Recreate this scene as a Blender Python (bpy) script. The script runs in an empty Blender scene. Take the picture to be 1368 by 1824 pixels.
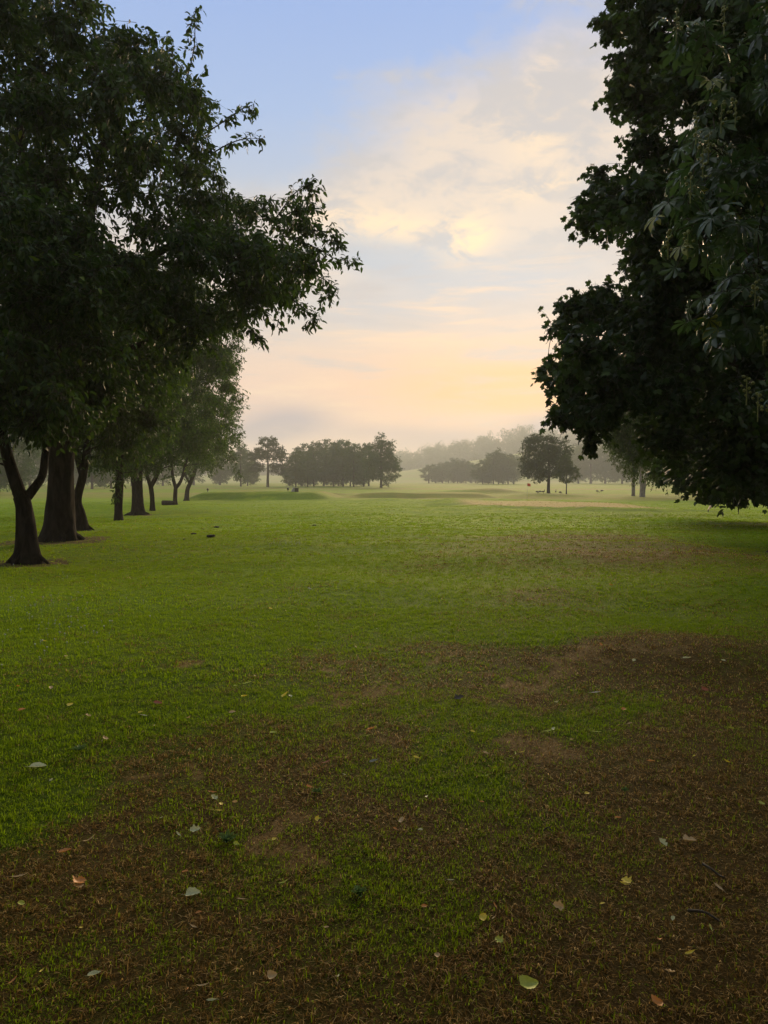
import bpy, math, random
import numpy as np
from mathutils import Vector

S = bpy.context.scene
C = S.collection
R = math.radians
rng = np.random.default_rng(7)
random.seed(7)

# ------------------------------------------------------------------ camera
CAM_H = 1.55
PITCH = R(2.46)
F = 912 / math.tan(R(35))          # focal length in pixels of the 1368 x 1824 photograph
cd = bpy.data.cameras.new('camera')
cam = bpy.data.objects.new('camera', cd)
C.objects.link(cam)
cam.location = (0, 0, CAM_H)
cam.rotation_euler = (R(90) - PITCH, 0, 0)
cd.sensor_fit = 'VERTICAL'
cd.sensor_height = 24
cd.lens = 12 / math.tan(R(35))
cd.clip_start = 0.05
cd.clip_end = 6000
S.camera = cam
cp, sp = math.cos(PITCH), math.sin(PITCH)


def ray(px, py):
    X = (px - 684) / F
    Y = (py - 912) / F
    return np.array([X, cp - Y * sp, -sp - Y * cp])


def pt(px, py, Y):
    d = ray(px, py)
    return np.array([0, 0, CAM_H]) + d * (Y / d[1])


# ------------------------------------------------------------------ terrain
_PD = np.array([0, 25, 32, 45, 60, 80, 100, 150, 200, 290, 400, 700, 1500])
_PZ = np.array([0, -.02, -.2, -.5, -.72, -1.0, -1.15, -1.2, -1.1, -.92, -.75, -.6, -.3])
_W = [(rng.uniform(0, 2 * math.pi), rng.uniform(2.5, 5), rng.uniform(0, 6.28), .012) for _ in range(5)] + \
     [(rng.uniform(0, 2 * math.pi), rng.uniform(6, 14), rng.uniform(0, 6.28), .03) for _ in range(6)] + \
     [(rng.uniform(0, 2 * math.pi), rng.uniform(25, 60), rng.uniform(0, 6.28), .05) for _ in range(4)]


def sm(t):
    t = np.clip(t, 0, 1)
    return t * t * (3 - 2 * t)


def plateau(x, y, x0, x1, wx, y0, y1, wy0, wy1, h):
    return h * sm((x - x0) / wx) * sm((x1 - x) / wx) * sm((y - y0) / wy0) * sm((y1 - y) / wy1)


def mound(x, y, cx, cy, rx, ry, h):
    q = ((x - cx) / rx) ** 2 + ((y - cy) / ry) ** 2
    return h * np.exp(-q * 1.6)


def zt(x, y):
    x = np.asarray(x, float)
    y = np.asarray(y, float)
    d = np.hypot(x, y)
    z = np.interp(d, _PD, _PZ)
    fade = np.clip((d - 4) / 14, 0, 1) * np.clip((200 - d) / 100, 0, 1)
    for a, wl, ph, am in _W:
        k = 2 * math.pi / wl
        f2 = fade if wl > 5 else np.clip(d / 6, .15, 1) * np.clip((120 - d) / 60, 0, 1)
        z = z + am * f2 * np.sin(k * (x * math.cos(a) + y * math.sin(a)) + ph)
    z = z + plateau(x, y, -29.5, -6.5, 4, 101, 135, 4.0, 12, 1.05)      # left tee
    z = z + plateau(x, y, -7, 19, 4, 113, 138, 3.0, 14, .7)          # low bank across the fairway
    z = z + mound(x, y, -9.5, 138, 6, 4, .45) + mound(x, y, 0.5, 96, 4.5, 6, .28)
    z = z + mound(x, y, 24, 160, 8, 6, .95) + mound(x, y, 16, 162, 7, 5, .5) + mound(x, y, 27, 120, 7, 4, .3)
    z = z + mound(x, y, 6, 86, 5, 5, .25)
    z = z + plateau(x, y, 3.6, 9.6, 1.5, 74.6, 77.6, .25, 2.4, .28)      # bunker lip
    e = 46.5 + np.clip(14 - x, 0, 9) * 1.25 - np.clip(x - 14, 0, 20) * .25
    z = z + .27 * sm((x - 5.5) / 4) * sm((26 - x) / 8) * sm((y - e) / 2.2) * sm((100 - y) / 20)   # putting green
    z = z + mound(x, y, 24, 62, 9, 7, .25)
    z = z + sm((y - 800) / 350) * (10 + 50 * sm((x + 80) / 460))      # wooded rise
    # raised rim of worn ground on the right, hollow in front of it
    z = z + mound(x, y, 2.6, 6.6, 1.6, .9, .05)
    return z


def ground_at(px, py, dmax=900):
    d = ray(px, py)
    t = np.geomspace(1.2, dmax, 4000)
    P = np.array([0, 0, CAM_H]) + d[None, :] * t[:, None]
    g = P[:, 2] - zt(P[:, 0], P[:, 1])
    i = np.argmax(g < 0)
    if not (g < 0).any():
        i = len(t) - 1
    p = P[i].copy()
    p[2] = zt(p[0], p[1])
    return p


# dryness anchors: (px, py, value) read from the photograph, spread in world log-polar space
_A = [(50, 1300, .02), (50, 1450, .05), (150, 1250, .0), (100, 1150, .0), (300, 1120, .08), (250, 1300, .2), (150, 1400, .1),
      (60, 1560, .75), (200, 1480, .8), (230, 1400, .72), (330, 1330, .45), (320, 1270, .12), (340, 1185, .35), (200, 1700, .75), (60, 1750, .7),
      (420, 1420, .78), (420, 1550, .62), (520, 1480, .85), (560, 1360, .75), (620, 1240, .7), (520, 1250, .25), (470, 1300, .45), (560, 1190, .45),
      (650, 1200, .5), (740, 1180, .35), (800, 1170, .55), (700, 1330, .75), (640, 1560, .55), (600, 1700, .65), (780, 1330, .15), (760, 1280, .2), (880, 1280, .12),
      (850, 1390, .3), (960, 1330, .85), (900, 1230, .7), (940, 1240, .85), (1010, 1190, .95), (1090, 1160, .9), (1200, 1150, .85), (1330, 1170, .7),
      (1030, 1250, .55), (1090, 1260, .35), (1010, 1290, .35), (1150, 1300, .8), (1300, 1250, .85), (1000, 1420, .8), (1200, 1420, .9), (1340, 1420, .85),
      (900, 1500, .7), (760, 1480, .8), (1050, 1560, .78), (1250, 1600, .88), (1340, 1750, .85), (1100, 1720, .92), (900, 1720, .8), (750, 1640, .6), (740, 1780, .75), (450, 1760, .7),
      (940, 1055, .6), (905, 1050, .1), (1080, 960, .6), (1060, 990, .7), (1200, 985, .65), (1300, 1000, .4), (1340, 960, .15), (1100, 1040, .25), (1250, 1070, .2), (1180, 1110, .1), (1020, 1110, .05), (1330, 1110, .25),
      (960, 1130, .1), (820, 1000, .35), (870, 1120, .12), (700, 1100, .04), (500, 1100, .05), (400, 1000, .08), (600, 1000, .05), (200, 1000, .12), (100, 1080, .02), (700, 940, .05), (900, 940, .12), (500, 940, .05), (1000, 1000, .4), (1150, 940, .15), (740, 1050, .06), (800, 1080, .1), (640, 1130, .06),
      (300, 930, .1), (600, 905, .08), (1250, 920, .05), (800, 915, .12), (1350, 900, .0), (430, 905, .05), (450, 1160, .06), (300, 1200, .1)]
_AP = np.array([ground_at(a, b)[:2] for a, b, _ in _A])
_AV = np.array([v for _, _, v in _A])


def logpol(x, y):
    d = np.maximum(np.hypot(x, y), .3)
    return np.arctan2(x, y) * 1.25, np.log(d)


def dryness(x, y):
    x = np.asarray(x, float)
    y = np.asarray(y, float)
    a, l = logpol(x, y)
    aa, al = logpol(_AP[:, 0], _AP[:, 1])
    out = np.zeros(a.shape)
    for s in range(0, len(a), 20000):
        da = a[s:s + 20000, None] - aa[None]
        dl = l[s:s + 20000, None] - al[None]
        w = 1 / ((da ** 2 + dl ** 2) ** 2 + 2e-6)
        out[s:s + 20000] = (w * _AV).sum(1) / w.sum(1)
    d = np.hypot(x, y)
    behind = y < 1
    out = np.where(behind, .75, out)
    # far field: fairway paler and drier, banded
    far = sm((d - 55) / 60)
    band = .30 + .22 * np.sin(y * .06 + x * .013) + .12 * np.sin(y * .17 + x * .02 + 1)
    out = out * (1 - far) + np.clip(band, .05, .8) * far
    e = 46.5 + np.clip(14 - x, 0, 9) * 1.25 - np.clip(x - 14, 0, 20) * .25
    green = sm((x - 6.5) / 3) * sm((21 - x) / 5) * sm((y - e - 1.6) / 1.5) * sm((88 - y) / 15)
    out = np.maximum(out, .85 * green)
    bank = sm((y - e + 1.5) / 1.5) * sm((e + 1.8 - y) / 1) * sm((x - 6) / 2) * sm((24 - x) / 4)
    out = out * (1 - bank)
    out = np.maximum(out, .8 * np.exp(-(((x - 24) / 6) ** 2 + ((y - 160) / 5) ** 2)))
    out = np.maximum(out, .7 * np.exp(-(((x + 9.5) / 5) ** 2 + ((y - 137) / 3) ** 2)))
    return np.clip(out, 0, 1)


TREE_BASES = {}     # name -> (base, ring radius) for bare rings


# ------------------------------------------------------------------ node helpers
def mat(name):
    m = bpy.data.materials.new(name)
    m.use_nodes = True
    nt = m.node_tree
    nt.nodes.clear()
    return m, nt


def nd(nt, typ, **kw):
    n = nt.nodes.new(typ)
    for k, v in kw.items():
        if k.startswith('i_'):
            key = k[2:]
            key = int(key) if key.isdigit() else key
            n.inputs[key].default_value = v
        else:
            setattr(n, k, v)
    return n


class E:
    """small expression wrapper over math nodes"""
    def __init__(self, nt, s):
        self.nt, self.s = nt, s

    def _op(self, op, *a):
        n = self.nt.nodes.new('ShaderNodeMath')
        n.operation = op
        for i, v in enumerate((self,) + a):
            if isinstance(v, E):
                self.nt.links.new(v.s, n.inputs[i])
            else:
                n.inputs[i].default_value = v
        return E(self.nt, n.outputs[0])

    def __add__(s, o): return s._op('ADD', o)
    def __sub__(s, o): return s._op('SUBTRACT', o)
    def __mul__(s, o): return s._op('MULTIPLY', o)
    def __truediv__(s, o): return s._op('DIVIDE', o)
    def exp(s): return s._op('EXPONENT')
    def pw(s, p): return s._op('POWER', p)
    def mx(s, o): return s._op('MAXIMUM', o)
    def mn(s, o): return s._op('MINIMUM', o)

    def sstep(s, a, b):
        n = s.nt.nodes.new('ShaderNodeMapRange')
        n.interpolation_type = 'SMOOTHSTEP'
        s.nt.links.new(s.s, n.inputs[0])
        n.inputs[1].default_value = a
        n.inputs[2].default_value = b
        return E(s.nt, n.outputs[0])


def mixc(nt, fac, a, b):
    n = nt.nodes.new('ShaderNodeMix')
    n.data_type = 'RGBA'
    for v, i in ((fac, 0), (a, 6), (b, 7)):
        if isinstance(v, E):
            v = v.s
        if isinstance(v, bpy.types.NodeSocket):
            nt.links.new(v, n.inputs[i])
        elif i == 0:
            n.inputs[0].default_value = v
        else:
            n.inputs[i].default_value = (*v, 1)
    return n.outputs[2]


def noise(nt, vec, scale, detail=4, rough=.55, out=0, scl=None, distort=0):
    if scl is not None:
        mp = nd(nt, 'ShaderNodeMapping')
        nt.links.new(vec, mp.inputs[0])
        mp.inputs['Scale'].default_value = scl
        vec = mp.outputs[0]
    n = nd(nt, 'ShaderNodeTexNoise', i_Scale=scale, i_Detail=detail, i_Roughness=rough, i_Distortion=distort)
    nt.links.new(vec, n.inputs['Vector'])
    return n.outputs[out]


# ------------------------------------------------------------------ sky
SUN_AZ, SUN_EL = R(11), R(13)
world = bpy.data.worlds.new('World')
S.world = world
world.use_nodes = True
nt = world.node_tree
nt.nodes.clear()
out = nd(nt, 'ShaderNodeOutputWorld')
bg = nd(nt, 'ShaderNodeBackground', i_Strength=0.1)
nt.links.new(bg.outputs[0], out.inputs[0])
sky = nd(nt, 'ShaderNodeTexSky', sky_type='NISHITA', sun_disc=False, sun_elevation=SUN_EL, sun_rotation=SUN_AZ)
tc = nd(nt, 'ShaderNodeTexCoord')
sep = nd(nt, 'ShaderNodeSeparateXYZ')
gen = tc.outputs['Generated']
nt.links.new(gen, sep.inputs[0])
X, Y, Z = (E(nt, sep.outputs[i]) for i in range(3))
ramp = nd(nt, 'ShaderNodeValToRGB')
el = ramp.color_ramp.elements
stops = [(0, (.86, .62, .53)), (.08, (.89, .63, .53)), (.13, (.90, .65, .53)), (.20, (.80, .68, .59)), (.28, (.69, .66, .62)), (.36, (.52, .60, .73)),
         (.44, (.40, .55, .84)), (.54, (.33, .49, .86)), (.72, (.95, 1.02, 1.15)), (1, (1.5, 1.5, 1.5))]
el[0].position, el[0].color = stops[0][0], (*stops[0][1], 1)
el[1].position, el[1].color = stops[-1][0], (*stops[-1][1], 1)
for p_, c_ in stops[1:-1]:
    e_ = el.new(p_)
    e_.color = (*c_, 1)
nt.links.new(Z.s, ramp.inputs[0])
n_big = E(nt, noise(nt, gen, 3.2, 5, .55, scl=(1, 1, 2.2)))
n_mid = E(nt, noise(nt, gen, 7, 6, .58, scl=(1, 1, 2.4), distort=.4))
n_fin = E(nt, noise(nt, gen, 19, 6, .62, scl=(1, 1, 1.9), distort=.6))
n_str = E(nt, noise(nt, gen, 5, 6, .6, scl=(1.2, 1.2, 9), distort=.3))
col = ramp.outputs[0]
# broad veil of lit cloud rising to the right
f = Z - X * .40 - .435 + (n_big - .5) * .26 + (n_mid - .5) * .2 + (n_fin - .5) * .14
veil = f.sstep(.05, -.07) * Z.sstep(.16, .27)
col = mixc(nt, veil * .92, col, (.66, .61, .58))
# brighter billows inside the veil
bil = (n_mid * .65 + n_fin * .35).sstep(.455, .59) * veil
col = mixc(nt, bil * .8, col, (.92, .76, .62))


def blob(px, py, wx, wy, tilt=0):
    d = ray(px, py)
    d = d / np.linalg.norm(d)
    dx = X - float(d[0])
    dz = Z - float(d[2])
    c_, s_ = math.cos(tilt), math.sin(tilt)
    u = (dx * c_ + dz * s_) / (wx / F)
    v = (dz * c_ - dx * s_) / (wy / F)
    return (u * u + v * v).__mul__(-1.0).exp()


# blue-grey gaps
gap = (blob(720, 455, 150, 42, -.1) + blob(920, 500, 170, 55, .15) * .7 + blob(640, 560, 200, 40)* .5).mn(1.0) * n_mid.sstep(.25, .6)
col = mixc(nt, (gap * 1.3).mn(.95), col, (.52, .60, .70))
# lit streaks and the bright tail under the veil
tail = (blob(835, 425, 40, 32, .5) + blob(690, 400, 150, 26, -.12) * .9 + blob(960, 235, 45, 45) * .6 + blob(975, 110, 40, 30, .5) * .45 + blob(960, 335, 60, 16, .1) * .6).mn(1.0)
col = mixc(nt, tail * (n_mid * .6 + n_fin * .4).sstep(.42, .55), col, (1.2, .90, .58))
stk = n_str.sstep(.5, .72) * Z.sstep(.34, .22) * Z.sstep(.03, .1)
col = mixc(nt, stk * .8, col, (1.0, .76, .56))
stk2 = n_str.sstep(.5, .32) * Z.sstep(.34, .25) * Z.sstep(.02, .12)
col = mixc(nt, stk2 * .75, col, (.60, .57, .58))
glow = blob(985, 695, 150, 24) * 1.2 + blob(940, 690, 280, 60) * .7 + blob(900, 640, 330, 120) * .25
col = mixc(nt, glow.mn(1.0) * n_str.sstep(.2, .55), col, (1.10, .58, .26))
lav = (blob(520, 750, 75, 28) + blob(455, 775, 60, 22) + blob(800, 785, 150, 16, .08) * .7 + blob(985, 760, 60, 20) + blob(690, 770, 120, 14) * .5).mn(1.0) * n_mid.sstep(.15, .45)
col = mixc(nt, lav, col, (.36, .34, .46))
# the half of the sky behind the camera is plain, dim, bluish evening sky
front = Y.sstep(-.25, .35)
back = mixc(nt, Z.sstep(.1, .75), (.24, .24, .25), (.62, .66, .74))
col = mixc(nt, front, back, col)
ssc = nd(nt, 'ShaderNodeVectorMath', operation='SCALE')
nt.links.new(sky.outputs[0], ssc.inputs[0])
ssc.inputs['Scale'].default_value = .10
col = mixc(nt, .93, ssc.outputs[0], col)
sc_ = nd(nt, 'ShaderNodeVectorMath', operation='SCALE')
nt.links.new(col, sc_.inputs[0])
sc_.inputs['Scale'].default_value = 8.0
nt.links.new(sc_.outputs[0], bg.inputs[0])

sl = bpy.data.lights.new('sun', 'SUN')
sl.energy = 4.2
sl.angle = R(22)
sl.color = (1, .72, .42)
so = bpy.data.objects.new('sun', sl)
C.objects.link(so)
so.rotation_euler = Vector((-math.sin(SUN_AZ) * math.cos(SUN_EL), -math.cos(SUN_AZ) * math.cos(SUN_EL), -math.sin(SUN_EL))).to_track_quat('-Z', 'Y').to_euler()
so.location = (60, 200, 60)

S.view_settings.view_transform = 'Standard'
S.view_settings.look = 'None'
S.view_settings.gamma = 1
S.view_settings.exposure = .35
S.cycles.max_bounces = 6
S.cycles.diffuse_bounces = 2
S.cycles.glossy_bounces = 1
S.cycles.transmission_bounces = 3
S.cycles.volume_bounces = 2
S.cycles.transparent_max_bounces = 2
S.cycles.use_denoising = True
S.cycles.sample_clamp_indirect = 4
S.cycles.use_adaptive_sampling = True
S.cycles.adaptive_threshold = 0.015


# ------------------------------------------------------------------ mesh helpers
def tri_mesh(name, V, T, mats, mi=None, attrs=None, smooth=False):
    me = bpy.data.meshes.new(name)
    V = np.asarray(V, np.float32)
    T = np.asarray(T, np.int32)
    k = T.shape[1]
    me.vertices.add(len(V))
    me.vertices.foreach_set('co', V.ravel())
    me.loops.add(T.size)
    me.loops.foreach_set('vertex_index', T.ravel())
    me.polygons.add(len(T))
    me.polygons.foreach_set('loop_start', np.arange(0, T.size, k, dtype=np.int32))
    for m in mats:
        me.materials.append(m)
    if mi is not None:
        me.polygons.foreach_set('material_index', np.asarray(mi, np.int32))
    if smooth:
        me.polygons.foreach_set('use_smooth', np.ones(len(T), bool))
    me.update(calc_edges=True)
    for n_, a in (attrs or {}).items():
        at = me.attributes.new(n_, 'FLOAT', 'POINT')
        at.data.foreach_set('value', np.asarray(a, np.float32))
    return me


def link(name, me, parent=None):
    o = bpy.data.objects.new(name, me)
    C.objects.link(o)
    if parent:
        o.parent = parent
    return o


def tag(o, label, cat, group=None):
    o['label'] = label
    o['category'] = cat
    if group:
        o['group'] = group
    return o


def empty(name, loc, label, cat, group=None):
    o = bpy.data.objects.new(name, None)
    o.location = loc
    o.empty_display_size = .3
    C.objects.link(o)
    return tag(o, label, cat, group)


def copy_tree(o, parent=None):
    c = o.copy()
    C.objects.link(c)
    c.parent = parent
    for ch in o.children:
        copy_tree(ch, c)
    return c


def norm(a):
    return a / np.maximum(np.linalg.norm(a, axis=-1, keepdims=True), 1e-9)


def tube(P, Rr, sides, flare=None):
    """quads of a tube along polyline P with radii Rr; flare = (fn amplitude per ring, lobes, phase)"""
    P = np.asarray(P, float)
    Rr = np.asarray(Rr, float)
    n = len(P)
    T = norm(np.gradient(P, axis=0))
    ref = np.array([1., 0, 0]) if abs(T[0][0]) < .9 else np.array([0, 1., 0])
    U = norm(np.cross(T, ref))
    Wv = np.cross(T, U)
    a = np.linspace(0, 2 * math.pi, sides, endpoint=False)
    rr = Rr[:, None] * np.ones(sides)[None]
    if flare is not None:
        amp, lobes, ph = flare
        if sides >= 12:
            hz_ = np.linalg.norm(P - P[0], axis=1)[:, None]
            rr = rr * (1 + .035 * np.sin(7 * a[None] + 2.3 * np.sin(hz_ * 2.1) + ph) * np.sin(hz_ * 6 + 3 * a[None]) + .03 * np.sin(4 * a[None] - hz_ * 3.1 + 2 * ph))
        rr = rr * (1 + amp[:, None] * (np.cos(lobes * a + ph) + .5 * np.cos((lobes - 2) * a + 2 * ph))[None])
    V = P[:, None] + U[:, None] * (np.cos(a)[None, :, None] * rr[..., None]) + Wv[:, None] * (np.sin(a)[None, :, None] * rr[..., None])
    i = np.arange(n - 1)[:, None] * sides
    j = np.arange(sides)[None]
    j2 = (j + 1) % sides
    Q = np.stack([i + j, i + j2, i + sides + j2, i + sides + j], -1).reshape(-1, 4)
    return V.reshape(-1, 3), Q


def smooth_path(P, Rr, n):
    P = np.asarray(P, float)
    Rr = np.asarray(Rr, float)
    t = np.arange(len(P))
    tt = np.linspace(0, len(P) - 1, n)
    o = np.zeros((n, 3))
    for q, u in enumerate(tt):
        i = min(int(u), len(P) - 2)
        f_ = u - i
        p0, p1, p2, p3 = P[max(i - 1, 0)], P[i], P[i + 1], P[min(i + 2, len(P) - 1)]
        o[q] = .5 * ((2 * p1) + (-p0 + p2) * f_ + (2 * p0 - 5 * p1 + 4 * p2 - p3) * f_ ** 2 + (-p0 + 3 * p1 - 3 * p2 + p3) * f_ ** 3)
    return o, np.interp(tt, t, Rr)


# leaf templates: (u along, v side, w up), triangles
def _leaf_simple():
    v = [(0, 0, 0), (.3, .42, .07), (.3, -.42, .07), (.5, 0, -.01), (.72, .3, .02), (.72, -.3, .02), (1, 0, -.16)]
    t = [(0, 3, 1), (0, 2, 3), (1, 3, 4), (2, 5, 3), (3, 6, 4), (3, 5, 6)]
    return np.array(v), np.array(t)


def _leaf_quad():
    v = [(0, 0, 0), (.45, .5, .08), (1, 0, -.12), (.45, -.5, .08)]
    return np.array(v), np.array([(0, 2, 1), (0, 3, 2)])


def _leaf_maple():
    half = [(.0, .05), (-.12, .34), (.12, .38), (.22, .62), (.34, .40), (.52, .60), (.60, .44), (.60, .20), (.78, .22)]
    v = [(.28, 0, .02), (1.0, 0, -.12)]
    L = [(a, b, -.18 * b * b) for a, b in half]
    Rr = [(a, -b, -.18 * b * b) for a, b in half]
    v += L + Rr
    n = len(half)
    t = []
    ring = [1] + list(range(2 + n - 1, 1, -1)) + list(range(2 + n, 2 + 2 * n))
    for i in range(len(ring)):
        t.append((0, ring[i], ring[(i + 1) % len(ring)]))
    return np.array(v), np.array(t)


def _leaf_chestnut():
    v, t = [], []
    for ang, ln in ((-105, .55), (-62, .8), (-22, .97), (20, 1.0), (60, .82), (103, .55)):
        a = math.radians(ang)
        ca, sa = math.cos(a), math.sin(a)
        b = len(v)
        for u, w, h in ((.02, 0, 0), (.40, .10, .03), (.40, -.10, .03), (.55, 0, -.02), (.74, .17, -.05), (.74, -.17, -.05), (1., 0, -.26)):
            U = u * ln
            Wd = w * ln
            v.append((U * ca - Wd * sa, U * sa + Wd * ca, h * ln))
        t += [(b + i, b + j, b + k) for i, j, k in ((0, 3, 1), (0, 2, 3), (1, 3, 4), (2, 5, 3), (3, 6, 4), (3, 5, 6))]
    return np.array(v), np.array(t)


LEAF = {'simple': _leaf_simple(), 'quad': _leaf_quad(), 'maple': _leaf_maple(), 'chestnut': _leaf_chestnut()}


def leaf_mesh(P, D, N, L, W, kind, rg):
    tv, tt = LEAF[kind]
    D = norm(D)
    N = norm(N - D * (N * D).sum(-1, keepdims=True))
    Sd = np.cross(N, D)
    V = P[:, None] + D[:, None] * (tv[None, :, 0:1] * L[:, None, None]) + Sd[:, None] * (tv[None, :, 1:2] * W[:, None, None]) + N[:, None] * (tv[None, :, 2:3] * L[:, None, None])
    n, k = len(P), len(tv)
    T = (np.arange(n)[:, None, None] * k + tt[None]).reshape(-1, 3)
    rnd = np.repeat(rg.random(n), k)
    return V.reshape(-1, 3), T, rnd


# ------------------------------------------------------------------ materials
def leaf_material(name, dark, mid, light, accent, acc_from=.985, trans=.35, rough=.5, spec=.14):
    m, nt = mat(name)
    o = nd(nt, 'ShaderNodeOutputMaterial')
    at = nd(nt, 'ShaderNodeAttribute', attribute_name='rnd')
    r = nd(nt, 'ShaderNodeValToRGB')
    e = r.color_ramp.elements
    e[0].position, e[0].color = 0, (*dark, 1)
    e[1].position, e[1].color = .55, (*mid, 1)
    for p_, c_ in ((.93, light), (acc_from, light), (min(acc_from + .006, .999), accent)):
        x = e.new(p_)
        x.color = (*c_, 1)
    nt.links.new(at.outputs['Fac'], r.inputs[0])
    geo = nd(nt, 'ShaderNodeNewGeometry')
    oi = nd(nt, 'ShaderNodeObjectInfo')
    nz = noise(nt, geo.outputs['Position'], .6, 2)
    c = mixc(nt, E(nt, nz).sstep(.3, .7) * .45, r.outputs[0], mid)
    b = nd(nt, 'ShaderNodeBsdfPrincipled', i_Roughness=rough)
    b.inputs['Specular IOR Level'].default_value = spec
    t = nd(nt, 'ShaderNodeBsdfTranslucent')
    tcx = mixc(nt, .4, c, (light[0] * 1.2, light[1] * 1.4, light[2] * .8))
    nt.links.new(c, b.inputs['Base Color'])
    nt.links.new(tcx, t.inputs[0])
    mx = nd(nt, 'ShaderNodeMixShader', i_Fac=trans)
    nt.links.new(b.outputs[0], mx.inputs[1])
    nt.links.new(t.outputs[0], mx.inputs[2])
    nt.links.new(mx.outputs[0], o.inputs[0])
    return m


def bark_material(name, a, b_, scale=9):
    m, nt = mat(name)
    o = nd(nt, 'ShaderNodeOutputMaterial')
    geo = nd(nt, 'ShaderNodeTexCoord')
    v = noise(nt, geo.outputs['Object'], scale, 6, .65, scl=(1, 1, .28), distort=.6)
    v2 = noise(nt, geo.outputs['Object'], 1.6, 3)
    c = mixc(nt, E(nt, v).sstep(.35, .65), a, b_)
    c = mixc(nt, E(nt, v2).sstep(.5, .75) * .3, c, (.03, .036, .02))
    b = nd(nt, 'ShaderNodeBsdfPrincipled', i_Roughness=.95)
    b.inputs['Specular IOR Level'].default_value = .05
    nt.links.new(c, b.inputs['Base Color'])
    bp = nd(nt, 'ShaderNodeBump', i_Strength=1.0, i_Distance=.06)
    nt.links.new(v, bp.inputs['Height'])
    nt.links.new(bp.outputs[0], b.inputs['Normal'])
    nt.links.new(b.outputs[0], o.inputs[0])
    return m


def plain(name, colr, rough=.7, var=.3, metallic=0, scale=30):
    m, nt = mat(name)
    o = nd(nt, 'ShaderNodeOutputMaterial')
    g = nd(nt, 'ShaderNodeTexCoord')
    v = noise(nt, g.outputs['Object'], scale, 4)
    c = mixc(nt, E(nt, v).sstep(.3, .7), tuple(x * (1 - var) for x in colr), tuple(min(1, x * (1 + var)) for x in colr))
    b = nd(nt, 'ShaderNodeBsdfPrincipled', i_Roughness=rough, i_Metallic=metallic)
    nt.links.new(c, b.inputs['Base Color'])
    nt.links.new(b.outputs[0], o.inputs[0])
    return m


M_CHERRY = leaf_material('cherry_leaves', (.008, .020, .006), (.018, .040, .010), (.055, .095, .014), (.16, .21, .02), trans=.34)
M_CHERRY_LIT = leaf_material('lit_cherry_leaves', (.011, .028, .006), (.026, .058, .009), (.075, .13, .015), (.18, .23, .02), trans=.4)  # lit copy of the cherry leaves, brighter light put into the colour
M_MAPLE = leaf_material('maple_leaves', (.009, .021, .006), (.018, .038, .010), (.045, .08, .016), (.09, .12, .02), .99, trans=.3)
M_CHEST = leaf_material('chestnut_leaves', (.016, .036, .017), (.034, .068, .028), (.065, .115, .035), (.26, .25, .02), .95, trans=.32, rough=.38, spec=.4)
M_PARK = leaf_material('parkland_leaves', (.016, .044, .008), (.028, .070, .012), (.055, .115, .018), (.07, .12, .02), trans=.32, rough=.6)
M_OAK = leaf_material('oak_leaves', (.014, .032, .008), (.024, .048, .011), (.045, .08, .016), (.06, .09, .02), trans=.26, rough=.6)
M_LIME = leaf_material('lime_leaves', (.022, .042, .009), (.04, .068, .013), (.075, .11, .022), (.12, .14, .03), trans=.38, rough=.6)
M_BARK = bark_material('dark_bark', (.007, .006, .005), (.028, .023, .018))
M_BARK2 = bark_material('grey_bark', (.03, .025, .02), (.07, .06, .05), 6)
M_BARK3 = bark_material('pale_bark', (.12, .105, .085), (.24, .215, .18), 6)
M_TWIG = plain('twig_wood', (.035, .028, .018), .9)


# ------------------------------------------------------------------ tree builder
def in_poly(px, py, poly):
    c = False
    j = len(poly) - 1
    for i in range(len(poly)):
        xi, yi = poly[i]
        xj, yj = poly[j]
        if (yi > py) != (yj > py) and px < (xj - xi) * (py - yi) / (yj - yi) + xi:
            c = not c
        j = i
    return c


def edge_dist(px, py, poly):
    best = 1e9
    for i in range(len(poly)):
        a = np.array(poly[i - 1], float)
        b = np.array(poly[i], float)
        p = np.array([px, py], float)
        t = np.clip(np.dot(p - a, b - a) / max(np.dot(b - a, b - a), 1e-6), 0, 1)
        best = min(best, np.linalg.norm(p - a - t * (b - a)))
    return best


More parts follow.
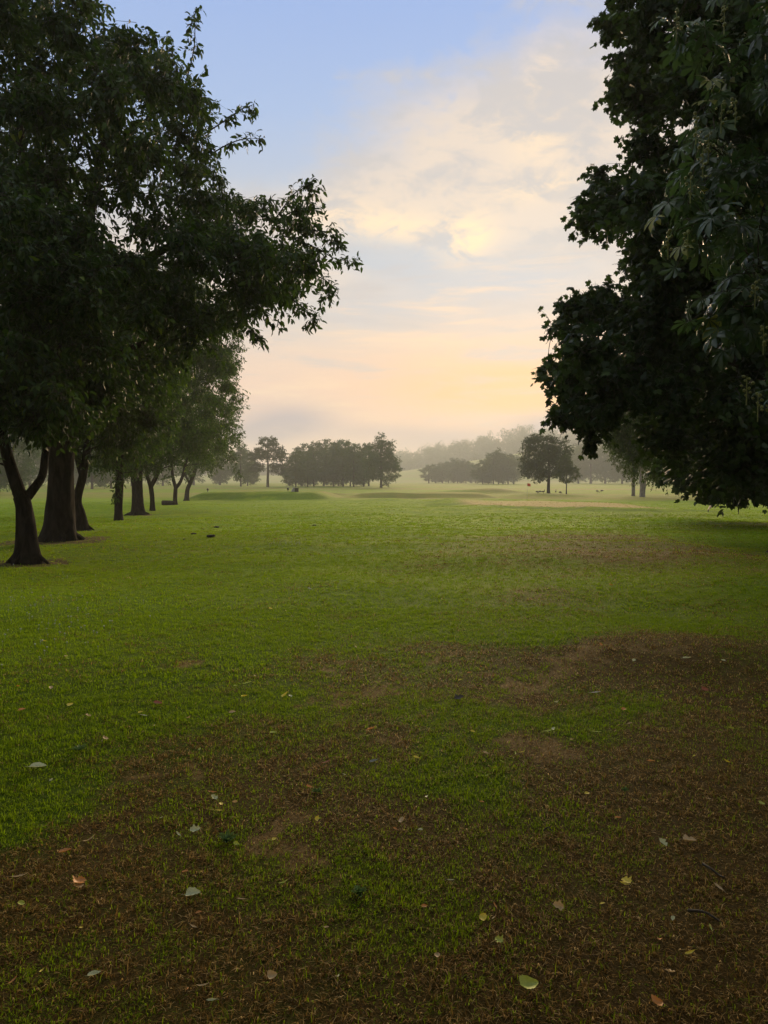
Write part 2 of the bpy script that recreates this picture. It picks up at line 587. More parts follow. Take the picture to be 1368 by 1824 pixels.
class Tree:
    def __init__(self, seed, base):
        self.rg = np.random.default_rng(seed)
        self.base = np.asarray(base, float)
        self.np_, self.nr = [], []          # attachment nodes
        self.V, self.Q, self.nv = [], [], 0
        self.tw = []                          # twigs (p0, p1, p2)
        self.lobes = []

    def add(self, V, Q):
        self.V.append(V)
        self.Q.append(Q + self.nv)
        self.nv += len(V)

    def stem(self, P, Rr, sides=14, n=18, flare=0., lobes=5, attach_from=.35, taperbase=None):
        P, Rr = smooth_path(P, Rr, n)
        fl = None
        if flare:
            t = np.linspace(0, 1, n)
            h = P[:, 2] - P[0, 2]
            Rr = Rr * (1 + flare * np.exp(-h / .28))
            fl = (.10 * np.exp(-h / .25) + .018, lobes, self.rg.uniform(0, 6))
            if flare > .6:
                for q in range(7):
                    a_ = q * .9 + self.rg.uniform(-.2, .2)
                    dr_ = np.array([math.cos(a_), math.sin(a_), 0])
                    r_b = Rr[-1] if n < 3 else Rr[n // 3]
                    b0 = P[0] + np.array([0, 0, .12])
                    rl = r_b * self.rg.uniform(1.9, 3.0)
                    RP = [b0 + dr_ * r_b * .55 + [0, 0, .55 * r_b + .25], b0 + dr_ * r_b * 1.05 + [0, 0, .16], b0 + dr_ * rl * .75 + [0, 0, .04], b0 + dr_ * rl + [0, 0, -.08]]
                    RP, RR_ = smooth_path(RP, [r_b * .34, r_b * .32, r_b * .18, r_b * .06], 9)
                    self.add(*tube(RP, RR_, 8))
        self.add(*tube(P, Rr, sides, fl))
        for i in range(int(n * attach_from), n):
            self.np_.append(P[i])
            self.nr.append(Rr[i])
        return P, Rr

    def connect(self, c, r0=None):
        N = np.array(self.np_)
        dv = c - N
        cost = np.linalg.norm(dv, axis=1) + 1.3 * np.maximum(0, N[:, 2] - c[2] + .1)
        i = int(np.argmin(cost))
        s = N[i]
        l = np.linalg.norm(c - s)
        if l < .05:
            return
        r0 = min(self.nr[i] * .75, .012 + .017 * l)
        k = 6
        t = np.linspace(0, 1, k)[:, None]
        mid = (s + c) / 2 + np.array([0, 0, .14 * l]) + self.rg.normal(0, .07 * l, 3)
        P = (1 - t) ** 2 * s + 2 * t * (1 - t) * mid + t ** 2 * c
        Rr = np.linspace(r0, max(r0 * .35, .008), k)
        self.add(*tube(P, Rr, 6 if r0 > .03 else 4))
        for q in range(1, k):
            self.np_.append(P[q])
            self.nr.append(Rr[q])

    def fill(self, poly, Y, dY, r, n, squash=1.0, tries=6000, edge=.55, sep=.72, zmin=None):
        """lobe centres in the crown volume whose outline seen from the camera is poly (photo pixels) at distance Y"""
        xs = [p[0] for p in poly]
        ys = [p[1] for p in poly]
        cx = (min(xs) + max(xs)) / 2
        cy = (min(ys) + max(ys)) / 2
        pts = []
        for _ in range(tries):
            if len(pts) >= n:
                break
            px = self.rg.uniform(min(xs), max(xs))
            py = self.rg.uniform(min(ys), max(ys))
            if not in_poly(px, py, poly):
                continue
            ed = edge_dist(px, py, poly) * Y / F
            rr = r * self.rg.uniform(.75, 1.15)
            if ed < edge * rr:
                rr = ed / edge
                if rr < .4 * r:
                    continue
            depth = dY * math.sqrt(min(1, ed / (2.2 * r) + .12))
            y = Y + self.rg.uniform(-1, 1) * depth
            c = pt(px, py, y)
            if zmin is not None and c[2] < zmin:
                continue
            if any(np.linalg.norm(c - q) < sep * min(rr, q_r) for q, q_r in pts):
                continue
            pts.append((c, rr))
        self.lobes += pts
        return self

    def envelope(self, ells, r, n, tries=9000, sep=.75, inner=.45):
        pts = []
        for _ in range(tries):
            if len(pts) >= n:
                break
            c0, rad = ells[self.rg.integers(len(ells))]
            d = norm(self.rg.normal(size=3))
            q = d * self.rg.uniform(inner, 1) ** .6
            c = np.array(c0) + q * (np.array(rad) - r * .55)
            rr = r * self.rg.uniform(.7, 1.2)
            if any(np.linalg.norm(c - p) < sep * min(rr, pr) for p, pr in pts):
                continue
            pts.append((c, rr))
        self.lobes += pts
        return self

    def grow(self, ntw, squash=.75, sag=.12, jitter=.35):
        ax = self.base[:2]
        self.lobes.sort(key=lambda q: np.hypot(*(q[0][:2] - ax)) + .25 * abs(q[0][2] - self.base[2] - 3))
        for c, r in self.lobes:
            self.connect(c)
            k = max(4, int(ntw * (r / self.rmean) ** 2)) if hasattr(self, 'rmean') else ntw
            d = norm(self.rg.normal(size=(k, 3)))
            d[:, 2] *= squash
            s = c + self.rg.normal(0, jitter * r * .5, (k, 3))
            e = c + d * (r * self.rg.uniform(.5, 1.08, (k, 1)))
            ln = np.linalg.norm(e - s, axis=1, keepdims=True)
            m = (s + e) / 2 + np.array([0, 0, 1.]) * ln * .12
            e = e - np.array([0, 0, 1.]) * ln * sag * self.rg.uniform(0, 2, (k, 1))
            self.tw.append(np.stack([s, m, e], 1))
        return self

    def sprig(self, P, n=5, ln=.35, r0=.02, sides=5):
        """an explicit shoot along polyline P set with short leafy twigs"""
        P, Rr = smooth_path(P, np.linspace(r0, .006, len(P)), 12)
        self.add(*tube(P, Rr, sides))
        tw = []
        for i in range(1, 12):
            for _ in range(n):
                d = norm(self.rg.normal(size=3) + (P[i] - P[i - 1]) / max(np.linalg.norm(P[i] - P[i - 1]), 1e-6) * .6)
                l = ln * self.rg.uniform(.5, 1.1)
                s = P[i]
                e = s + d * l
                tw.append([s, (s + e) / 2 + np.array([0, 0, .05 * l]), e - np.array([0, 0, .25 * l])])
        self.tw.append(np.array(tw))

    def finish(self, name, label, cat, group, bark, leafm, kind, L, W, spacing, droop=.55, t0=.12, twig_r=.006, origin=None, up=1.0, loose=.7, twigs=True, lsize=.2):
        rg = self.rg
        TW = np.concatenate(self.tw)
        ln = np.linalg.norm(TW[:, 2] - TW[:, 0], axis=1)
        k = np.maximum(2, (ln / spacing).astype(int))
        idx = np.repeat(np.arange(len(TW)), k)
        t = rg.uniform(t0, 1.0, len(idx))[:, None]
        p0, p1, p2 = TW[idx, 0], TW[idx, 1], TW[idx, 2]
        P = (1 - t) ** 2 * p0 + 2 * t * (1 - t) * p1 + t ** 2 * p2
        T = norm(2 * (1 - t) * (p1 - p0) + 2 * t * (p2 - p1))
        sd = norm(np.cross(T, rg.normal(size=P.shape)))
        D = norm(T * .55 + sd * .75 + np.array([0, 0, -droop]) + rg.normal(0, .25, P.shape))
        N = np.array([0, 0, up]) + rg.normal(0, loose, P.shape) + .3 * T
        LL = L * rg.uniform(1 - lsize * 1.5, 1 + lsize, len(P))
        V, Tr, rnd = leaf_mesh(P + sd * .01, D, N, LL, LL * (W / L), kind, rg)
        mi = np.zeros(len(Tr), int)
        if twigs:   # three-sided twigs
            n = len(TW)
            a = np.array([0, 2.094, 4.189])
            Tt = norm(TW[:, 2] - TW[:, 0])
            U = norm(np.cross(Tt, np.array([.3, .5, .8])))
            Wd = np.cross(Tt, U)
            ring = U[:, None] * np.cos(a)[None, :, None] + Wd[:, None] * np.sin(a)[None, :, None]
            tvs = []
            for q, rr in ((0, 1.), (1, .7), (2, .35)):
                tvs.append(TW[:, q][:, None] + ring * (twig_r * rr))
            TV = np.stack(tvs, 1).reshape(-1, 3)
            f = []
            for s_ in (0, 3):
                for q in range(3):
                    q2 = (q + 1) % 3
                    f += [(s_ + q, s_ + q2, s_ + 3 + q2), (s_ + q, s_ + 3 + q2, s_ + 3 + q)]
            TT = (np.arange(n)[:, None, None] * 9 + np.array(f)[None]).reshape(-1, 3)
            Tr = np.concatenate([Tr, TT + len(V)])
            V = np.concatenate([V, TV])
            mi = np.concatenate([mi, np.ones(len(TT), int)])
            rnd = np.concatenate([rnd, np.zeros(len(TV))])
        o = empty(name, self.base, label, cat, group)
        me = tri_mesh('trunk', np.concatenate(self.V) - self.base, np.concatenate(self.Q), [bark], smooth=True)
        link('trunk', me, o)
        me = tri_mesh('crown', V - self.base, Tr, [leafm, M_TWIG], mi, {'rnd': rnd})
        link('crown', me, o)
        print('TREE', name, 'leaves', len(P), 'tris', len(Tr), 'lobes', len(self.lobes))
        return o


def gb(px, py, Y=None):
    """ground point under photo pixel; with Y the point straight below at that distance"""
    if Y is None:
        p = ground_at(px, py)
    else:
        p = pt(px, py, Y)
        p[2] = zt(p[0], p[1])
    return p


def bury(p, h=.12):
    q = np.array(p, float)
    q[2] -= h
    return q


ROW = 'cherry trees in a row down the left side'

# ---- left row, nearest first
Y1 = ground_at(48, 1003)[1]
b = gb(48, 1003)
t = Tree(11, b)
t.stem([bury(b), pt(47, 950, Y1), pt(43, 905, Y1), pt(38, 885, Y1)], [.19, .165, .15, .15], 18, 20, .95, 5, .8)
t.stem([pt(40, 893, Y1), pt(25, 850, Y1), pt(10, 800, Y1 - .1), pt(-5, 720, Y1 - .3), pt(10, 600, Y1)], [.13, .115, .10, .085, .06], 10, 16, attach_from=.3)
t.stem([pt(44, 890, Y1 + .05), pt(62, 868, Y1 + .1), pt(76, 845, Y1 + .3), pt(82, 800, Y1 + .4), pt(100, 700, Y1 + .7), pt(110, 560, Y1 + .8)], [.10, .085, .075, .07, .055, .035], 10, 16, attach_from=.3)
t.fill([(-120, 250), (60, 290), (170, 390), (215, 520), (225, 690), (190, 770), (120, 800), (80, 790), (20, 790), (-40, 850), (-120, 870)], Y1, 3.0, .65, 130, sep=.52)
t.rmean = .75
t.grow(44)
t.finish('cherry_tree', 'nearest small cherry tree whose slim dark trunk forks low into a V', 'tree', ROW, M_BARK, M_CHERRY, 'simple', .14, .075, .055)
TREE_BASES['a'] = (b, .75)

Y2 = ground_at(105, 962)[1]
b = gb(105, 962)
t = Tree(12, b)
t.stem([bury(b), pt(107, 905, Y2), pt(109, 850, Y2), pt(110, 790, Y2), pt(114, 720, Y2)], [.38, .34, .32, .32, .28], 32, 30, .7, 7, .8)
for tgt in ([(90, 650), (60, 500), (40, 300), (30, 80)], [(150, 640), (210, 520), (300, 440), (420, 420)], [(130, 620), (150, 440), (190, 240), (230, 120)], [(140, 690), (200, 640), (280, 600)]):
    y = Y2
    P = [pt(114, 735, Y2)]
    for q, (a, c_) in enumerate(tgt):
        y += t.rg.uniform(-.7, .6)
        P.append(pt(a, c_, y))
    t.stem(P, np.linspace(.24, .05, len(P)), 10, 20, attach_from=.15)
t.fill([(-120, -200), (140, -180), (178, -10), (200, 40), (245, 55), (290, 85), (325, 105), (362, 150), (385, 190), (372, 240), (385, 300), (410, 335), (480, 350), (535, 330), (555, 360), (580, 420), (585, 470), (570, 515), (535, 545), (480, 565), (430, 585), (400, 620), (330, 690), (230, 750), (0, 770), (-120, 770)], Y2, 6.0, .95, 260, sep=.52, tries=12000)
t.lobes += [(pt(px_, py_, 20 + q_), .75) for px_, py_, q_ in ((330, 170, 0), (352, 215, 1), (365, 265, -1), (340, 290, 2), (300, 150, 1), (375, 315, 0), (310, 240, -1.5), (280, 190, 2), (395, 360, 1), (430, 375, 0), (470, 380, -1), (500, 400, 1), (540, 400, 0), (520, 450, 1), (465, 440, -1), (550, 470, 0), (490, 505, 1), (520, 520, 0), (430, 480, 1), (420, 530, 0), (400, 420, 2), (225, 90, 0), (255, 120, 1))]
t.rmean = .95
t.sprig([pt(330, 150, 19), pt(345, 90, 19), pt(347, 50, 19), pt(345, 22, 19)], 3, .32)
t.sprig([pt(285, 130, 20), pt(297, 100, 20), pt(298, 70, 20)], 3, .3)
t.sprig([pt(370, 235, 19), pt(405, 212, 19), pt(430, 195, 19), pt(452, 186, 19)], 3, .28)
t.sprig([pt(375, 275, 19), pt(410, 255, 19), pt(440, 247, 19), pt(466, 247, 19)], 3, .26)
t.sprig([pt(505, 420, 20), pt(560, 440, 20), pt(595, 460, 20), pt(630, 466, 20)], 3, .3)
t.sprig([pt(490, 390, 20), pt(520, 350, 20), pt(545, 330, 20), pt(560, 345, 20)], 4, .4)
t.sprig([pt(500, 480, 20), pt(560, 490, 20), pt(590, 510, 20), pt(580, 535, 20)], 3, .35)
t.sprig([pt(480, 510, 19.5), pt(530, 540, 19.5), pt(552, 560, 19.5), pt(553, 578, 19.5)], 3, .3)
t.sprig([pt(520, 400, 20), pt(560, 410, 20), pt(590, 415, 20), pt(602, 432, 20)], 4, .35)
t.sprig([pt(420, 560, 20), pt(450, 590, 20), pt(465, 600, 20)], 3, .3)
t.grow(36)
t.finish('cherry_tree', 'largest cherry tree on the left with a thick flaring trunk and wide crown', 'tree', ROW, M_BARK, M_CHERRY, 'simple', .17, .088, .06)
TREE_BASES['b'] = (b, 1.5)

Y3 = ground_at(150, 945)[1]
b = gb(148, 945)
t = Tree(13, b)
t.stem([bury(b), pt(143, 915, Y3), pt(137, 890, Y3), pt(147, 850, Y3), pt(155, 800, Y3), pt(162, 740, Y3)], [.19, .16, .15, .14, .125, .10], 14, 22, .8, 5, .6)
t.stem([pt(147, 850, Y3), pt(137, 810, Y3 + .2), pt(132, 760, Y3 + .4)], [.11, .10, .07], 8, 10, attach_from=.3)
t.fill([(50, 460), (290, 480), (340, 590), (310, 760), (245, 820), (170, 840), (100, 830), (50, 780)], Y3, 3.0, .9, 100, sep=.55)
t.rmean = .9
t.grow(40)
t.finish('cherry_tree', 'bent cherry tree leaning out right behind the thick trunk', 'tree', ROW, M_BARK, M_CHERRY, 'simple', .17, .072, .06)

Y4 = ground_at(211, 927)[1]
b = gb(211, 927)
t = Tree(14, b)
t.stem([bury(b), pt(211, 900, Y4), pt(213, 860, Y4), pt(214, 800, Y4), pt(220, 700, Y4)], [.20, .185, .18, .17, .1], 12, 20, .25, 5, .4)
t.fill([(120, 560), (310, 540), (345, 690), (300, 800), (240, 850), (225, 868), (205, 868), (190, 850), (140, 830)], Y4, 3.4, .95, 110, sep=.55)
t.rmean = .95
t.sprig([pt(214, 830, Y4 - .2), pt(207, 870, Y4 - .3), pt(206, 885, Y4 - .3)], 3, .3)
t.grow(38)
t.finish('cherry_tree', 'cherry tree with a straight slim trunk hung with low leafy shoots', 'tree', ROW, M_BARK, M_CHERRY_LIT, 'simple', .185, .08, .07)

Y5 = ground_at(245, 917)[1]
b = gb(246, 917)
t = Tree(15, b)
t.stem([bury(b), pt(245, 885, Y5), pt(244, 860, Y5), pt(243, 830, Y5)], [.42, .37, .36, .38], 24, 18, .7, 6, .6)
t.stem([pt(240, 835, Y5), pt(234, 790, Y5), pt(225, 700, Y5)], [.28, .22, .12], 8, 10, attach_from=.2)
t.stem([pt(248, 838, Y5), pt(258, 790, Y5), pt(290, 700, Y5), pt(330, 600, Y5)], [.28, .24, .15, .08], 8, 12, attach_from=.2)
t.fill([(180, 470), (380, 470), (425, 560), (436, 640), (440, 700), (400, 750), (350, 800), (300, 840), (262, 856), (232, 856), (170, 835)], Y5, 4.5, 1.15, 140, sep=.55)
t.rmean = 1.15
t.grow(40)
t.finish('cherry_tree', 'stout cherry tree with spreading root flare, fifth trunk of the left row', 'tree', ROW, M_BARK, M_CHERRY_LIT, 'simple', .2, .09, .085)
TREE_BASES['c'] = (b, 1.1)

Y6 = ground_at(272, 910)[1]
b = gb(272, 910)
t = Tree(16, b)
t.stem([bury(b), pt(271, 885, Y6), pt(268, 862, Y6)], [.20, .175, .17], 12, 12, .35, 5, .8)
t.stem([pt(268, 866, Y6), pt(262, 845, Y6), pt(255, 800, Y6)], [.16, .13, .09], 8, 10, attach_from=.3)
t.stem([pt(269, 866, Y6), pt(280, 845, Y6), pt(288, 815, Y6), pt(305, 740, Y6)], [.18, .15, .13, .07], 8, 10, attach_from=.3)
t.fill([(250, 590), (400, 590), (438, 680), (425, 770), (365, 825), (310, 856), (262, 858), (240, 835)], Y6, 4, 1.3, 90, sep=.6)
t.rmean = 1.3
t.grow(38)
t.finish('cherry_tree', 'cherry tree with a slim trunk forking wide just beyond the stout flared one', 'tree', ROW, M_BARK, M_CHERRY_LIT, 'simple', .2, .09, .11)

Y7 = ground_at(312, 899)[1]
b = gb(312, 899)
t = Tree(17, b)
t.stem([bury(b), pt(312, 885, Y7), pt(313, 867, Y7)], [.24, .215, .20], 12, 12, .35, 5, .8)
t.stem([pt(313, 869, Y7), pt(308, 850, Y7), pt(305, 820, Y7)], [.2, .17, .1], 8, 10, attach_from=.3)
t.stem([pt(313, 869, Y7), pt(322, 857, Y7), pt(330, 830, Y7), pt(345, 770, Y7)], [.2, .17, .13, .08], 8, 10, attach_from=.3)
t.fill([(285, 620), (420, 640), (442, 740), (432, 790), (385, 835), (330, 860), (290, 858), (270, 800)], Y7, 5, 1.6, 70)
t.rmean = 1.6
t.grow(30)
t.finish('cherry_tree', 'cherry tree forking into a clear V with a cut log lying at its foot', 'tree', ROW, M_BARK, M_CHERRY_LIT, 'simple', .26, .12, .13)

Y8 = 100.
b = gb(332, 887, Y8)
t = Tree(18, b)
t.stem([bury(b), pt(334, 872, Y8), pt(340, 858, Y8), pt(350, 830, Y8), pt(360, 790, Y8)], [.36, .28, .27, .22, .12], 12, 14, .3, 5, .5)
t.stem([pt(338, 862, Y8), pt(331, 848, Y8), pt(326, 830, Y8)], [.16, .14, .1], 8, 8, attach_from=.3)
t.fill([(310, 700), (415, 700), (432, 760), (428, 815), (400, 835), (350, 850), (315, 850)], Y8, 5, 2.0, 60)
t.rmean = 2.0
t.sprig([pt(395, 790, Y8), pt(415, 815, Y8), pt(424, 848, Y8)], 4, 1.1, .05)
t.grow(30)
t.finish('cherry_tree', 'last cherry tree of the left row, its thin trunk leaning right by the tee', 'tree', ROW, M_BARK, M_CHERRY_LIT, 'simple', .32, .14, .16)

# ---- right side
YM = 16.5
b = gb(1420, 900, YM)
t = Tree(21, b)
t.stem([bury(b), b + [0, 0, 1.5], b + [-.1, 0, 3.5], b + [-.1, .1, 6], b + [0, 0, 9], b + [.1, 0, 12]], [.45, .38, .36, .32, .22, .1], 18, 26, .5, 6, .15)
for tgt in ([(1300, 640), (1180, 620), (1060, 610)], [(1330, 450), (1200, 380), (1090, 350)], [(1350, 250), (1250, 120), (1150, 60)], [(1330, 760), (1230, 740), (1120, 730)]):
    P = [b + [0, 0, CAM_H + (856 - tgt[0][1] - 60) / F * YM]] + [pt(a, c_, YM + t.rg.uniform(-1, .6)) for a, c_ in tgt]
    t.stem(P, np.linspace(.15, .04, len(P)), 8, 14, attach_from=.1)
t.fill([(1090, -220), (1085, -30), (1064, 40), (1082, 110), (1072, 180), (1062, 225), (1030, 272), (1022, 340), (1008, 390), (1035, 428), (1108, 462), (1108, 488), (1030, 495), (968, 555), (960, 620), (945, 670), (960, 700), (990, 745), (1035, 775), (1090, 785), (1140, 800), (1185, 845), (1230, 880), (1300, 895), (1400, 900), (1560, 860), (1560, -220)], YM, 4.2, .85, 340, sep=.5, tries=16000, edge=.75)
t.rmean = .85
t.sprig([pt(1110, 60, YM), pt(1080, 45, YM), pt(1064, 38, YM)], 4, .22)
t.sprig([pt(1040, 740, YM - 1), pt(1005, 748, YM - 1), pt(982, 742, YM - 1)], 5, .3)
t.sprig([pt(1060, 740, YM - 1), pt(1050, 770, YM - 1), pt(1052, 790, YM - 1)], 5, .3)
t.grow(50, squash=.85)
t.finish('maple_tree', 'tall dark maple with jagged leaves bulging toward the middle of the lawn', 'tree', None, M_BARK2, M_MAPLE, 'maple', .13, .135, .075, droop=.6)

YC = 8.2
b = gb(1900, 900, YC)
t = Tree(22, b)
t.stem([bury(b), b + [0, 0, 1.5], b + [-.1, 0, 3], b + [-.1, .1, 5], b + [0, 0, 8]], [.42, .36, .33, .28, .16], 18, 22, .5, 6, .2)
t.fill([(1195, -20), (1180, 60), (1235, 110), (1290, 130), (1225, 190), (1185, 250), (1180, 340), (1172, 420), (1195, 500), (1250, 545), (1285, 600), (1330, 690), (1320, 770), (1368, 835), (1500, 850), (1900, 850), (1900, -250), (1200, -250)], YC, 1.7, .5, 150, sep=.7, tries=9000)
t.rmean = .5
t.grow(14, squash=.8, sag=.2)
ch = t.finish('horse_chestnut_tree', 'nearest tree on the right, horse chestnut with broad fingered leaves and green burs', 'tree', None, M_BARK2, M_CHEST, 'chestnut', .185, .185, .15, droop=.75, t0=.3, up=1.2, loose=.45)
M_BUR = plain('green_burs', (.17, .19, .04), .6, .25)


def ico(center, r, sub=1):
    import bmesh
    bm = bmesh.new()
    bmesh.ops.create_icosphere(bm, subdivisions=sub, radius=r)
    bm.verts.ensure_lookup_table()
    V = np.array([v.co[:] for v in bm.verts])
    T = np.array([[v.index for v in f_.verts] for f_ in bm.faces])
    bm.free()
    return V + np.asarray(center), T


for k, (px, py) in enumerate([(1205, 40), (1290, 30), (1240, 225), (1285, 205), (1262, 258), (1252, 285), (1310, 195), (1230, 330), (1190, 430), (1225, 430), (1345, 520), (1360, 600), (1330, 690), (1350, 720)]):
    c = pt(px, py, YC - 1.55)
    Vs, Ts, n_ = [], [], 0
    for i in range(9):
        h = i / 8
        cc = c + np.array([rng.normal(0, .022), rng.normal(0, .022), -.07 + .17 * h])
        V, T = ico(cc, .017 * rng.uniform(.7, 1.1), 1)
        V = cc + (V - cc) * (1 + .12 * rng.normal(size=(len(V), 1)))
        Vs.append(V)
        Ts.append(T + n_)
        n_ += len(V)
    sv, sq = tube([c + [0, 0, -.16], c, c + [0, 0, .1]], [.006, .005, .003], 4)
    sq = np.concatenate([sq[:, [0, 1, 2]], sq[:, [0, 2, 3]]])
    Vs.append(sv)
    Ts.append(sq + n_)
    link('fruit_cluster', tri_mesh('fruit_cluster', np.concatenate(Vs) - ch.location, np.concatenate(Ts), [M_BUR], smooth=True), ch)

Yq = 27.
b = gb(1440, 900, Yq)
t = Tree(23, b)
t.stem([bury(b), b + [0, 0, 2], b + [.1, 0, 5], b + [0, 0, 9]], [.35, .3, .25, .12], 12, 16, .4, 5, .1)
t.fill([(1175, 620), (1480, 560), (1560, 560), (1560, 915), (1345, 908), (1260, 896), (1195, 878), (1165, 840)], Yq, 4, 1.05, 215, sep=.5)
t.rmean = 1.1
t.grow(44)
t.finish('maple_tree', 'dark maple behind the horse chestnut with foliage sweeping to the grass', 'tree', None, M_BARK2, M_MAPLE, 'maple', .22, .22, .12, droop=.6)

Yl = 46.
b = gb(1240, 880, 60)
Yl = 42.
b = gb(1425, 880, Yl)
t = Tree(24, b)
t.stem([bury(b), b + [0, 0, 2], b + [.1, 0, 5], b + [0, 0, 9]], [.25, .22, .18, .1], 12, 16, .3, 5, .2)
t.fill([(1055, 690), (1200, 660), (1260, 740), (1225, 830), (1190, 868), (1165, 858), (1140, 835), (1118, 838), (1095, 805), (1062, 785)], Yl, 3.5, .95, 130, sep=.55)
t.rmean = .95
t.sprig([pt(1118, 790, 41), pt(1128, 830, 41), pt(1130, 850, 41)], 4, .5)
t.grow(36, sag=.35)
t.finish('lime_tree', 'light green drooping tree hanging low under the big dark maple', 'tree', None, M_BARK2, M_LIME, 'simple', .15, .08, .08, droop=.9)

for seed, px, lab, poly in ((25, 1128, 'tree with a pale grey trunk, left one of the pale pair under the maple', [(1085, 740), (1160, 730), (1165, 800), (1140, 846), (1105, 850), (1080, 820)]),
                            (26, 1143, 'tree with a thick pale grey trunk, right one of the pale pair under the maple', [(1120, 740), (1220, 730), (1225, 830), (1200, 866), (1165, 866), (1150, 845), (1120, 830)])):
    Yp = 125. if seed == 26 else 133.
    b = gb(px, 880, Yp)
    t = Tree(seed, b)
    t.stem([bury(b), b + [0, 0, 1.8], b + [-.1, 0, 4.5], b + [0, 0, 9]], [.36 if seed == 26 else .30, .32, .28, .18], 14, 16, .3, 6, .3)
    if seed == 26:
        t.stem([bury(b) + [.3, .1, 0], b + [.5, .15, 2], b + [1.0, .2, 5]], [.3, .25, .2], 10, 10, .3, 5, .3)
    t.fill(poly, Yp, 4, 1.9, 45, sep=.6)
    t.rmean = 1.9
    t.grow(30)
    t.finish('lime_tree', lab, 'tree', None, M_BARK3, M_LIME, 'quad', .45, .26, .2, droop=.7, twigs=False)

# ---- unseen trees added behind and left of the viewpoint to shade the foreground
for seed, bx, by, lab in ((31, -4.0, -3.2, 'unseen broad tree added behind the viewpoint to shade the near left turf'), (32, 4.2, -3.2, 'unseen broad tree added behind the viewpoint to shade the near right turf'), (33, 0.5, -11., 'unseen broad tree added farther back behind the viewpoint to shade the turf'), (34, -9.5, 1.5, 'unseen broad tree added left of the viewpoint to shade the near left corner')):
    b = np.array([bx, by, float(zt(bx, by))])
    t = Tree(seed, b)
    t.stem([bury(b), b + [0, 0, 2], b + [.1, 0, 5], b + [0, 0, 10]], [.42, .36, .3, .12], 12, 16, .5, 5, .15)
    t.envelope([(b + [0, 0, 7.6], (8.4, 8.4, 3.6) if seed != 34 else (5.0, 5.0, 4.0))], 1.5, 190 if seed != 34 else 80)
    t.rmean = 1.5
    t.grow(26)
    t.finish('shade_tree', lab, 'tree', None, M_BARK2, M_PARK, 'quad', .32, .2, .16, twigs=False)


# ------------------------------------------------------------------ trees out on the course (four grown once, then copied)
def proto(seed, H, rad, low, style, leafm, bark, Lf, n=70, tr=.32):
    t = Tree(seed, (0, 0, 0))
    top = H * (.9 if style == 'tall' else .75)
    t.stem([(0, 0, -.3), (0, 0, H * .12), (.1, 0, H * .35), (0, .1, H * .6), (.1, 0, top)], [tr, tr * .85, tr * .7, tr * .5, tr * .15], 10, 16, .35, 5, .3)
    if style == 'round':
        el_ = [((0, 0, (H + low) / 2), (rad, rad, (H - low) / 2))]
    elif style == 'dome':
        el_ = [((0, 0, low + (H - low) * .45), (rad, rad, (H - low) * .45)), ((0, 0, low + (H - low) * .62), (rad * .7, rad * .7, (H - low) * .38)), ((rad * .3, 0, low + (H - low) * .3), (rad * .75, rad * .75, (H - low) * .3))]
    elif style == 'oak':
        el_ = [((-rad * .22, 0, H * .50), (rad * .95, rad, H * .34)), ((-rad * .3, 0, H * .72), (rad * .74, rad * .8, H * .27)), ((rad * .25, .3, H * .62), (rad * .7, rad * .8, H * .26)), ((-rad * .5, 0, H * .36), (rad * .6, rad * .7, H * .22))]
    elif style == 'spiky':
        el_ = [((0, 0, low + (H - low) * .36), (rad, rad, (H - low) * .36)), ((-rad * .12, 0, low + (H - low) * .6), (rad * .66, rad * .66, (H - low) * .36)), ((0, 0, low + (H - low) * .78), (rad * .3, rad * .3, (H - low) * .24))]
    else:
        el_ = [((0, 0, H * .82), (rad * .70, rad * .7, H * .18)), ((rad * .45, 0, H * .60), (rad * .72, rad * .7, H * .20)), ((-rad * .45, 0, H * .60), (rad * .72, rad * .7, H * .18)), ((rad * .55, .5, H * .34), (rad * .62, rad * .5, H * .17)), ((-rad * .6, .5, H * .36), (rad * .55, rad * .5, H * .14))]
    t.envelope(el_, rad * .27, n, inner=.35 if style != 'tall' else .3)
    t.rmean = rad * .27
    t.grow(24, sag=.1)
    return t.finish('proto', 'x', 'tree', None, bark, leafm, 'quad', Lf, Lf * .6, Lf * .42, twigs=False, loose=.9, t0=.25)


protos = {
    'round': proto(41, 14., 5.2, .2, 'round', M_PARK, M_BARK, .36, 80),
    'dome': proto(42, 15., 6.2, -.4, 'dome', M_PARK, M_BARK, .38, 95),
    'spiky': proto(43, 17., 7.2, -.6, 'spiky', M_PARK, M_BARK, .38, 105, .42),
    'tall': proto(44, 17., 5.6, 5., 'tall', M_OAK, M_BARK, .40, 95, .42),
    'oak': proto(45, 12., 5.0, 1.2, 'oak', M_OAK, M_BARK, .26, 150, .30),
    'young': proto(46, 7.5, 2.7, 1.5, 'spiky', M_LIME, M_BARK, .22, 60, .12),
}
used = set()
PH = {'round': 14., 'dome': 15., 'spiky': 17., 'tall': 17., 'oak': 12., 'young': 7.5}
PR = {'round': 5.2, 'dome': 6.2, 'spiky': 7.2, 'tall': 5.6, 'oak': 5., 'young': 2.7}


def plant(kind, name, px, Y, top, half, label, group=None, rz=None, base=None):
    if Y > 140:
        Y = 140 + (Y - 140) * 1.62
    o = protos[kind]
    if kind in used:
        o = copy_tree(o)
    used.add(kind)
    b = gb(px, 865, Y)
    H = pt(px, top, Y)[2] - b[2]
    rad = half * Y / F
    o.name = name
    o.location = b
    o.rotation_euler = (0, 0, random.uniform(0, 6.28) if rz is None else rz)
    o.scale = (rad / PR[kind], rad / PR[kind], H / PH[kind])
    tag(o, label, 'tree', group)
    if group is None and 'group' in o:
        del o['group']
    return o


